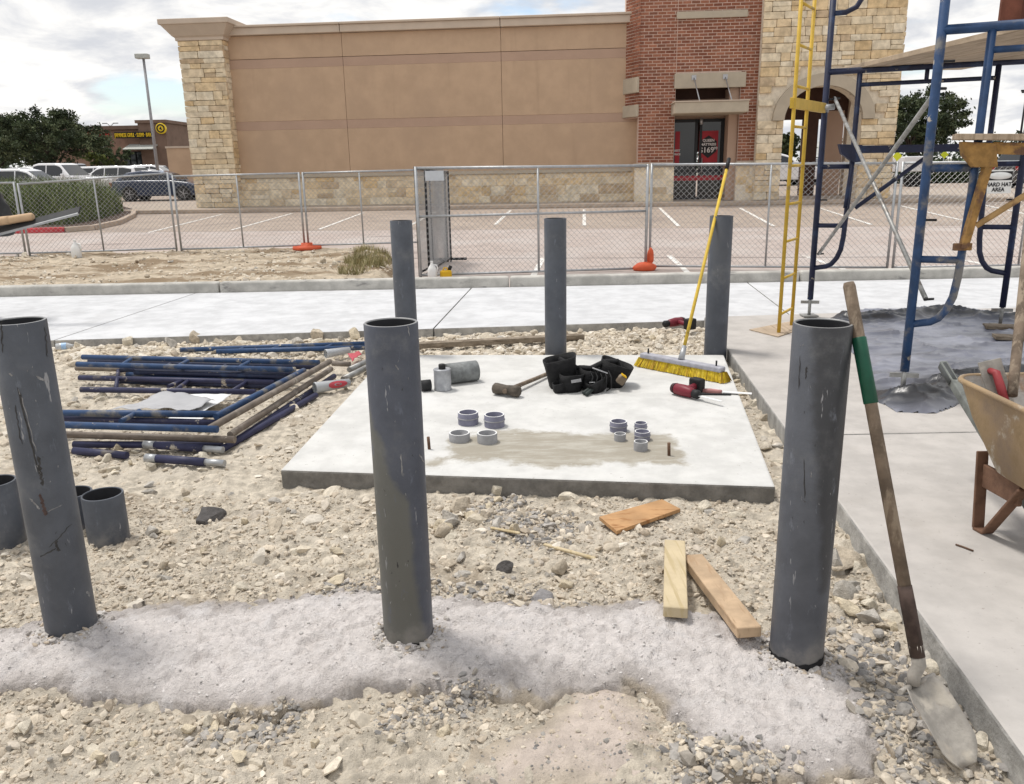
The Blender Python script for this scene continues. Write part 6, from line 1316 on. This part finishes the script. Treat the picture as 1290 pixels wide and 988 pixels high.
for s in (-1, 1): b = MB(); b.path([q0 + sx * s * .02, q0 + sx * s * .08 + nz_ * .016], .008, 8); b.build('foot_tread', MT['bluntsteel'], bl)

# ------------------------------------------------------------------ standing scaffold
A0 = G(1019, 399, .12); D0 = G(1260, 408, .14); C0 = G(1136, 500, .12); E0 = C0 + (D0 - A0)
ZTOP = 2.5; r_ = .029
def fr(x, y): return PV(x, y, A0, D0)
def fr2(x, y): return PV(x, y, C0, E0)
def sframe(lab, L0, R0, zt, mt_, ins):
    """walk-through frame: two legs, top bar, inner curved legs and rungs; L0/R0 foot points"""
    t = thing('standing_scaffold', lab, 'scaffold', L0, group='upright scaffold frames'); d = (R0 - L0); d.z = 0; W = d.length; d.normalize()
    at = lambda u, z: Vector((L0.x + d.x * u, L0.y + d.y * u, z))
    for u in (0, W): b = MB(); b.path([at(u, .30), at(u, 1.5), at(u, 3.4)], r_, 12); b.build('leg', MT[mt_], t)
    for u, z in ((0, L0.z), (W, R0.z)):
        b = MB(); b.tube(at(u, .13), at(u, .34), .016, 10); jk = b.build('screw_jack', MT['tgalv'], t)
        b = MB(); b.box(at(u, .135), (.15, .15, .012)); b.build('base_plate', MT['tgalv'], jk); b = MB(); b.beam(at(u - .09, .27), at(u + .09, .275), .02, .03); b.build('jack_handle', MT['tgalv'], jk)
    b = MB(); b.tube(at(0, zt), at(W, zt), r_, 12); b.build('top_bar', MT[mt_], t)
    b = MB(); b.tube(at(ins, zt - .13), at(W - ins, zt - .13), r_ * .7, 10); b.build('header_bar', MT[mt_], t)
    b = MB(); b.tube(at(W * .5, zt), at(W * .5, zt - .13), r_ * .7, 8); b.build('header_strut', MT[mt_], t)
    for s, u0 in ((1, 0), (-1, W)):
        k = lambda u, z: at(u0 + s * u, z); zc = .62
        pts = [k(ins, zt), k(ins * .99, zt * .6), k(ins * .92, zc + .32)] + [k(ins * .92 - (1 - math.cos(R(a))) * ins * .55, zc + .32 - math.sin(R(a)) * .30) for a in (25, 45, 65, 82)] + [k(0, zc)]
        b = MB(); b.path(pts, r_ * .85, 10); b.build('inner_leg', MT[mt_], t)
        for z in (1.05, 1.62): b = MB(); b.tube(k(0, z), k(ins * .96, z), r_ * .8, 8); b.build('rung', MT[mt_], t)
        for z in (.62, 1.3, 2.25): b = MB(); b.tube(k(0, z), k(0, z) + Vector((d.y, -d.x, 0)) * .0 + d * s * .09, .008, 6); b.build('lock_pin', MT['darkmetal'], t)
    return t, at, W
fA, atA, WA = sframe('dark navy scaffold frame with the yellow ladder clipped to its leg', A0, D0, 2.5, 'tdark', .29)
fC, atC, WC = sframe('blue scaffold frame with its foot on the crumpled tarp', C0, E0, 2.43, 'tblue', .27)
# upper frame's curved lower end above the ladder leg
b = MB(); b.path([atA(0, 3.02), atA(.12, 3.02), atA(.21, 3.06), atA(.27, 3.16), atA(.28, 3.4)], r_ * .85, 10); b.build('upper_inner_leg', MT['tdark'], fA)
def brace(lab, a, c):
    t = thing('cross_brace', lab, 'brace', a, group='galvanised cross braces'); b = MB(); b.tube(a, c, .0165, 10); b.build('brace_tube', MT['tgalv'], t)
    for p in (a, c): b = MB(); b.tube(p + Vector((-.02, -.02, 0)), p + Vector((.05, 0, 0)), .009, 6); b.build('brace_pin', MT['darkmetal'], t)
off = Vector((.035, 0, 0))
brace('galvanised cross brace sloping down from the ladder leg to the tarp leg', YP(1047, 124, A0.y) + off, YP(1163, 377, C0.y) + off * .5)
brace('galvanised cross brace rising from the ladder leg to the blue frame', YP(1027, 320, A0.y) + off, YP(1178, 112, C0.y) + off * .5)
# side brackets
def bracket(lab, P, lowp, gus, end, fr_, mtb, mtd, mtg, th=.03):
    t = thing('side_bracket', lab, 'bracket', P); 
    b = MB(); b.beam(P, end, th * 1.2, .07); b.build('arm', MT[mtb], t, bevel=.004)
    b = MB(); b.add([v + Vector((0, -.03, 0)) for v in gus] + [v + Vector((0, .03, 0)) for v in gus], [tuple(range(len(gus))), tuple(reversed(range(len(gus), 2 * len(gus))))] + [(i, (i + 1) % len(gus), len(gus) + (i + 1) % len(gus), len(gus) + i) for i in range(len(gus))]); b.build('gusset', MT[mtg], t, bevel=.004)
    return t
MT['ochre'] = mat('ochre_paint', (.31, .175, .055), .7, var=.25, scale=14, col2=(.14, .075, .045), c2scale=9, c2lo=.48, c2hi=.62, bump=.15)
MT['tan'] = mat('tan_paint', (.42, .27, .12), .6, var=.15, scale=14, col2=(.25, .15, .08), c2scale=9, c2lo=.56, c2hi=.66)
yo = -.06
f2 = lambda x, y: fr2(x, y) + Vector((0, yo, 0))
t = bracket('ochre steel side bracket bolted to the blue scaffold frame', f2(1243, 187), None, [f2(1204, 179), f2(1245, 181), f2(1247, 211), f2(1219, 211), f2(1206, 196)], f2(1420, 191), f2, 'ochre', 'tan', 'ochre')
b = MB(); b.beam(f2(1237, 210), f2(1207, 312), .045, .05, (0, 1, 0)); b.build('bracket_leg', MT['ochre'], t, bevel=.004)
b = MB(); b.box(f2(1206, 310), (.11, .03, .045)); b.build('lug', MT['ochre'], t, bevel=.003)
b = MB(); b.tube(f2(1223, 284), f2(1420, 160), .019, 10); b.build('diagonal', MT['tan'], t)
fa = lambda x, y: fr(x, y) + Vector((0, yo, 0))
t = bracket('dark navy side bracket on the ladder leg frame', fa(1062, 189), None, [fa(1053, 182), fa(1082, 183), fa(1081, 204), fa(1071, 205), fa(1056, 194)], fa(1226, 186), fa, 'tdark', 'tdark', 'tdark')
b = MB(); b.tube(fa(1074, 262), fa(1166, 196), .02, 10); b.build('diagonal', MT['tdark'], t)
b = MB(); b.tube(fa(1071, 204), fa(1062, 262), .022, 10); b.build('bracket_leg', MT['tdark'], t)
# planks
MT['plank'] = mat('scaffold_plank', (.43, .34, .25), .85, var=.15, scale=5, bump=.2, bscale=50, col2=(.31, .24, .17), c2scale=2.5, c2squash=(12, .8, 1), c2lo=.48, c2hi=.62)
dk = Vector((-.01, -1, 0)).normalized(); px_ = Vector((-dk.y, dk.x, 0))
if px_.x < 0: px_ = -px_
pst = Vector((3.365, 8.62, 2.55)); zdk = 2.556
labs = ['weathered scaffold plank along the open side of the deck', 'weathered scaffold plank second from the open side of the deck', 'weathered scaffold plank third from the open side of the deck', 'weathered scaffold plank fourth from the open side of the deck', 'weathered scaffold plank at the far side of the deck']
for i in range(5):
    a = pst + px_ * (.118 + i * .245) - dk * (.24 - .1 * (i % 2)); a.z = zdk; c = a + dk * 3.75; c.z = zdk - .078
    if i == 0: a -= dk * .12
    b = MB(); b.beam(a, c, .235, .042); tag(b.build('scaffold_plank', MT['plank'], org=a, bevel=.004), labs[i], 'plank', 'planks of the scaffold deck')
a, c = f2(1200, 175), f2(1420, 176); b = MB(); b.beam(a + Vector((0, .05, .01)), c + Vector((0, .05, .01)), .23, .035); tag(b.build('bracket_plank', MT['plank'], org=a, bevel=.004), 'single plank lying on the ochre side bracket', 'plank')
# reddish boards on the deck
MT['redwood'] = mat('reddish_boards', (.16, .06, .04), .8, var=.25, scale=6, col2=(.10, .04, .03), c2scale=3, c2squash=(9, 9, .6))
p = G(1242, 36, zdk + .02); t = thing('board_stack', 'reddish brown boards standing on the scaffold deck', 'boards', Vector((p.x, p.y, zdk + .02)))
for i in range(4): b = MB(); b.box((p.x + .16 + i * .155, p.y + .02 * (i % 2), zdk + .02 + .28), (.15, .03, .56 - .03 * (i % 3))); b.build('board', MT['redwood'], t, bevel=.003)
# yellow ladder
L0, L1 = G(981, 419, .13), G(1007, 404, .13)
L1 = L0 + (L1 - L0).normalized() * .42
MT['laddery'] = mat('ladder_yellow', (.55, .36, .045), .5, var=.12, scale=8, col2=(.34, .24, .08), c2scale=5, c2lo=.58, c2hi=.66)
lt = thing('yellow_ladder', 'yellow steel access ladder clipped to the navy scaffold leg', 'ladder', L0)
for p in (L0, L1): b = MB(); b.tube((p.x, p.y, .13), (p.x, p.y, 3.4), .017, 10); b.build('rail', MT['laddery'], lt)
for k in range(10): z = .30 + k * .335; b = MB(); b.tube((L0.x, L0.y, z), (L1.x, L1.y, z), .0125, 8); b.build('rung', MT['laddery'], lt)
zk = YP(995, 130, L0.y).z; b = MB(); b.beam(L0 + Vector((-.03, -.03, zk - L0.z)), Vector((A0.x - .02, A0.y - .03, zk)), .04, .09); b.build('clamp_plate', MT['laddery'], lt, bevel=.004)
b = MB(); b.tube((A0.x - .05, A0.y - .05, zk), (A0.x + .07, A0.y - .05, zk + .01), .028, 10); b.tube((A0.x, A0.y, zk - .04), (A0.x, A0.y, zk + .04), .036, 12); b.build('swivel_clamp', MT['galv'], lt)
q = [G(*s_, .13) for s_ in ((944, 415), (1000, 404), (1010, 414), (980, 424))]; b = MB(); b.add(q + [v - Vector((0, 0, .008)) for v in q], [(0, 1, 2, 3), (7, 6, 5, 4)] + [(i, (i + 1) % 4, 4 + (i + 1) % 4, 4 + i) for i in range(4)]); tag(b.build('plywood_pad', MT['plank'], org=q[0]), 'thin plywood pad under the foot of the yellow ladder', 'plywood')
# boards and lid by the far leg
lumber('short_board', 'grey board lying on the tarp by the far scaffold leg', G(1252, 424, .18), G(1330, 428, .17), .14, .03, 'woodgrey', 'board')
lumber('short_board', 'grey board under the far scaffold leg', G(1240, 411, .15), G(1330, 414, .15), .16, .03, 'woodgrey', 'board')
p = G(1284, 401, .15); b = MB(); b.lathe([(0, .03), (.13, .03), (.15, .02), (.155, .0), (.12, -.02), (0, -.02)], 24, Matrix.Translation(p)); tag(b.build('bucket_lid', MT['milk'], org=p), 'pale round bucket lid beside the far scaffold leg', 'lid')
# tarp
TP = [tuple(G(*p, .13)) for p in ((1036, 404), (1080, 391), (1130, 389), (1180, 385), (1250, 392), (1330, 396), (1400, 470), (1290, 492), (1245, 494), (1215, 508), (1180, 520), (1130, 518), (1100, 504), (1096, 480), (1080, 455), (1050, 425))]
def linedist(X, Y, L):
    d = np.full(np.shape(X), 1e9)
    for a, c in zip(L[:-1], L[1:]):
        dx, dy = c[0] - a[0], c[1] - a[1]; t = np.clip(((X - a[0]) * dx + (Y - a[1]) * dy) / (dx * dx + dy * dy), 0, 1); d = np.minimum(d, np.hypot(X - a[0] - t * dx, Y - a[1] - t * dy))
    return d
NF = [tuple(G(*p, .16)) for p in ((1118, 493), (1150, 498), (1185, 491), (1215, 478), (1250, 472), (1330, 468))]
FF = [tuple(G(*p, .16)) for p in ((1070, 402), (1120, 399), (1180, 394), (1250, 398), (1330, 402))]
def tarpz(X, Y):
    d = polydist(X, Y, TP) + .035 * fbm(X * 3, Y * 3, 101, 3)
    t1, g1 = worley(X * 1.5 + Y * .5 + .5 * fbm(X * 2, Y * 2, 102, 2), Y * 3.2 - X * .5, 103); t2, g2 = worley(X * 4.0 - Y * 1.5, Y * 8 + X * 1.2 + .6 * fbm(X * 3, Y * 3, 106, 2), 107); rid = np.exp(-4 * g1); rid2 = np.exp(-5 * g2)
    n1 = linedist(X, Y, NF) + .04 * fbm(X * 2, Y * 6, 111, 2); n2 = linedist(X, Y, FF) + .05 * fbm(X * 2, Y * 5, 113, 2)
    f = .07 * np.exp(-(n1 / .13) ** 2) + .075 * np.exp(-(n2 / .2) ** 2); pl = 1 - np.abs(np.sin(n1 * 34 + 3 * fbm(X * 2, Y * 2, 115, 2))) ; pl2 = 1 - np.abs(np.sin(n2 * 30 + 4 * fbm(X * 1.5, Y * 2, 117, 2)))
    return .06 + sstep(-.02, .03, d) * (.068 + sstep(.0, .1, d) * (.006 + .022 * rid + .009 * rid2 + .009 * t1 + .004 * t2) + f * sstep(.01, .16, d) * (.5 + .36 * np.where(n1 < n2, pl, pl2) + .3 * rid + .12 * rid2))
def tarpc(X, Y):
    n = np.minimum(linedist(X, Y, NF), linedist(X, Y, FF)); dust = np.clip(sstep(.08, .42, n) * (.9 + .9 * fbm(X * 1.8 + Y * .6, Y * 5.0, 109, 4, .6)), 0, 1).ravel()[:, None]
    return (1 - dust) * np.array([.030, .031, .035]) + dust * np.array([.225, .235, .285])
MT['tarp'] = mat('dusty_tarp', (.1, .1, .1), .34, var=.10, scale=6, attr='Col', spec=.5, bump=.06, bscale=22)
o = grid('tarp', np.arange(2.4, 5.9, .018), np.arange(4.8, 9.1, .02), tarpz, MT['tarp'], col=tarpc)
bm = bmesh.new(); bm.from_mesh(o.data); bmesh.ops.delete(bm, geom=[v for v in bm.verts if v.co.z < .1], context='VERTS'); bm.to_mesh(o.data); bm.free()
tag(o, 'crumpled black plastic tarp grey with dust spread under the scaffold', 'tarp')

# ------------------------------------------------------------------ wheelbarrow
MT['tray'] = mat('tan_tray_paint', (.32, .225, .125), .7, var=.22, scale=8, col2=(.24, .175, .12), c2scale=4, c2lo=.42, c2hi=.66, bump=.12, spec=.3, extra=stain((.47, .43, .37), 6, .57, .68))
MT['trayin'] = mat('tray_inside', (.34, .32, .30), .85, var=.2, scale=9, col2=(.26, .15, .08), c2scale=3, bump=.3)
MT['rail'] = mat('grey_green_wood', (.155, .165, .155), .8, var=.25, scale=12, col2=(.25, .26, .24), c2scale=8)
MT['gripdark'] = mat('dark_grip_wood', (.07, .075, .075), .7, var=.2)
MT['legsteel'] = mat('rusty_leg', (.15, .082, .052), .75, var=.25, scale=14, bump=.2)
wz = .745
k0 = G(1206, 474, wz); tipr = G(1187, 459, .68); ur = Vector((2.135, 3.30, .355)); ftp = G(1232, 665, .128)
rx0, rx1, ry1, ry0 = 1.955, 2.60, k0.y, k0.y - .98; xc = (rx0 + rx1) / 2
wb = thing('wheelbarrow', 'tan steel wheelbarrow with rusty legs and wooden handles on the sidewalk', 'wheelbarrow', Vector((xc, ry1 - .3, .12)))
def rr(x0, x1, y0, y1, rc, z, n=6):
    out = []
    for (cx_, cy_, a0_) in ((x1 - rc, y1 - rc, 0), (x0 + rc, y1 - rc, 90), (x0 + rc, y0 + rc, 180), (x1 - rc, y0 + rc, 270)):
        for k in range(n + 1): a = R(a0_ + 90 * k / n); out.append(Vector((cx_ + rc * math.cos(a), cy_ + rc * math.sin(a), z)))
    return out
lev = [rr(rx0 + .10, rx1 - .10, ry0 + .40, ry1 - .30, .10, .385), rr(rx0 + .05, rx1 - .05, ry0 + .33, ry1 - .24, .12, .42), rr(rx0 + .012, rx1 - .012, ry0 + .16, ry1 - .09, .12, .60), rr(rx0, rx1, ry0, ry1, .10, wz)]
b = MB(); n = len(lev[0]); vs = [v for L in lev for v in L]; fs = [tuple(reversed(range(n)))] + [(i * n + j, i * n + (j + 1) % n, (i + 1) * n + (j + 1) % n, (i + 1) * n + j) for i in range(3) for j in range(n)]
b.add(vs, fs, True); tray = b.build('tray', MT['tray'], wb)
ctr = Vector((xc, (ry0 + ry1) / 2, 0)); vs = [Vector((ctr.x + (v.x - ctr.x) * .975, ctr.y + (v.y - ctr.y) * .98, v.z + .005)) for L in lev for v in L]
b = MB(); b.add(vs, fs, True); b.build('tray_lining', MT['trayin'], wb)
b = MB(); b.path(lev[3], .0125, 8, closed=True); b.build('rim', MT['tray'], wb)
mir = lambda v: Vector((2 * xc - v.x, v.y, v.z))
rd = (tipr - ur)
fend = ur - rd * 1.05; fend.x = xc - .13
for sd_ in (0, 1):
    f = (lambda v: v) if sd_ == 0 else mir
    b = MB(); b.beam(f(tipr), f(ur - rd * .25), .036, .046); b.beam(f(ur - rd * .23), f(fend), .035, .045); b.build('handle_rail', MT['rail'], wb, bevel=.006)
    b = MB(); b.tube(f(tipr - rd * .02), f(tipr - rd * .19), .026, 10); b.build('grip', MT['gripdark'], wb)
    lt_ = ftp + Vector((.004, .05, .335)); ft2 = ftp + Vector((.01, -.05, 0)); st_ = Vector((ftp.x + .015, ftp.y - .24, .40))
    b = MB(); b.beam(f(lt_), f(ftp), .05, .014, (0, 1, 0)); b.build('leg', MT['legsteel'], wb, bevel=.004)
    b = MB(); b.beam(f(ftp + Vector((0, .006, -.002))), f(ft2), .05, .014); b.build('leg_foot', MT['legsteel'], wb, bevel=.004); b = MB(); b.beam(f(ft2), f(st_), .05, .014, (0, 1, 0)); b.build('leg_stay', MT['legsteel'], wb, bevel=.004)
    b = MB(); b.beam(f(Vector((ftp.x + .012, ftp.y + .03, .36))), f(Vector((ftp.x + .02, ftp.y - .22, .37))), .02, .10); b.build('leg_plate', MT['legsteel'], wb, bevel=.004)
b = MB(); b.beam((ftp.x, ftp.y + .03, .34), (2 * xc - ftp.x, ftp.y + .03, .34), .012, .07); b.build('leg_brace', MT['legsteel'], wb)
Mx = Matrix.Translation((xc, fend.y + .02, .305)) @ Matrix.Rotation(R(90), 4, 'Y'); wv = MB(); wv.lathe([(.09, -.04), (.15, -.045), (.18, -.03), (.185, 0), (.18, .03), (.15, .045), (.09, .04)], 26, Mx, closed=True); wv = wv.build('wheel', MT['tyre'], wb)
b = MB(); b.lathe([(0, -.03), (.10, -.035), (.10, .035), (0, .03)], 20, Mx); b.tube((xc - .17, fend.y + .02, .305), (xc + .17, fend.y + .02, .305), .012, 8); b.build('hub', MT['legsteel'], wv)
# float with red handle, pole
f0 = YP(1246, 454, ry1 - .06); f1 = YP(1262, 506, ry1 - .13)
t = thing('hand_float', 'steel hand float with red handle standing in the wheelbarrow', 'float', f1)
b = MB(); b.beam(f0, f1 + (f1 - f0) * .35, .105, .008, (.1, -1, .15)); b.build('float_plate', MT['bluntsteel'], t, bevel=.002)
h0, h1 = YP(1255, 470, ry1 - .12), YP(1267, 508, ry1 - .18); b = MB(); b.path([h0 + Vector((-.005, .04, 0)), h0, h0.lerp(h1, .5), h1, h1 + Vector((0, .04, -.01))], [.014, .017, .0185, .017, .014], 12); b.build('float_handle', mat('red_handle', (.30, .045, .05), .5, var=.15), t)
a, c = YP(1277, 480, ry1 - .14), YP(1296, 300, ry1 + .25); c = a + (c - a) * 1.6; b = MB(); b.path([a + (a - c) * .06, a, c], .021, 12); tag(b.build('tool_pole', MT['woodhandle'], org=a), 'dark worn wooden tool pole standing in the wheelbarrow', 'pole')
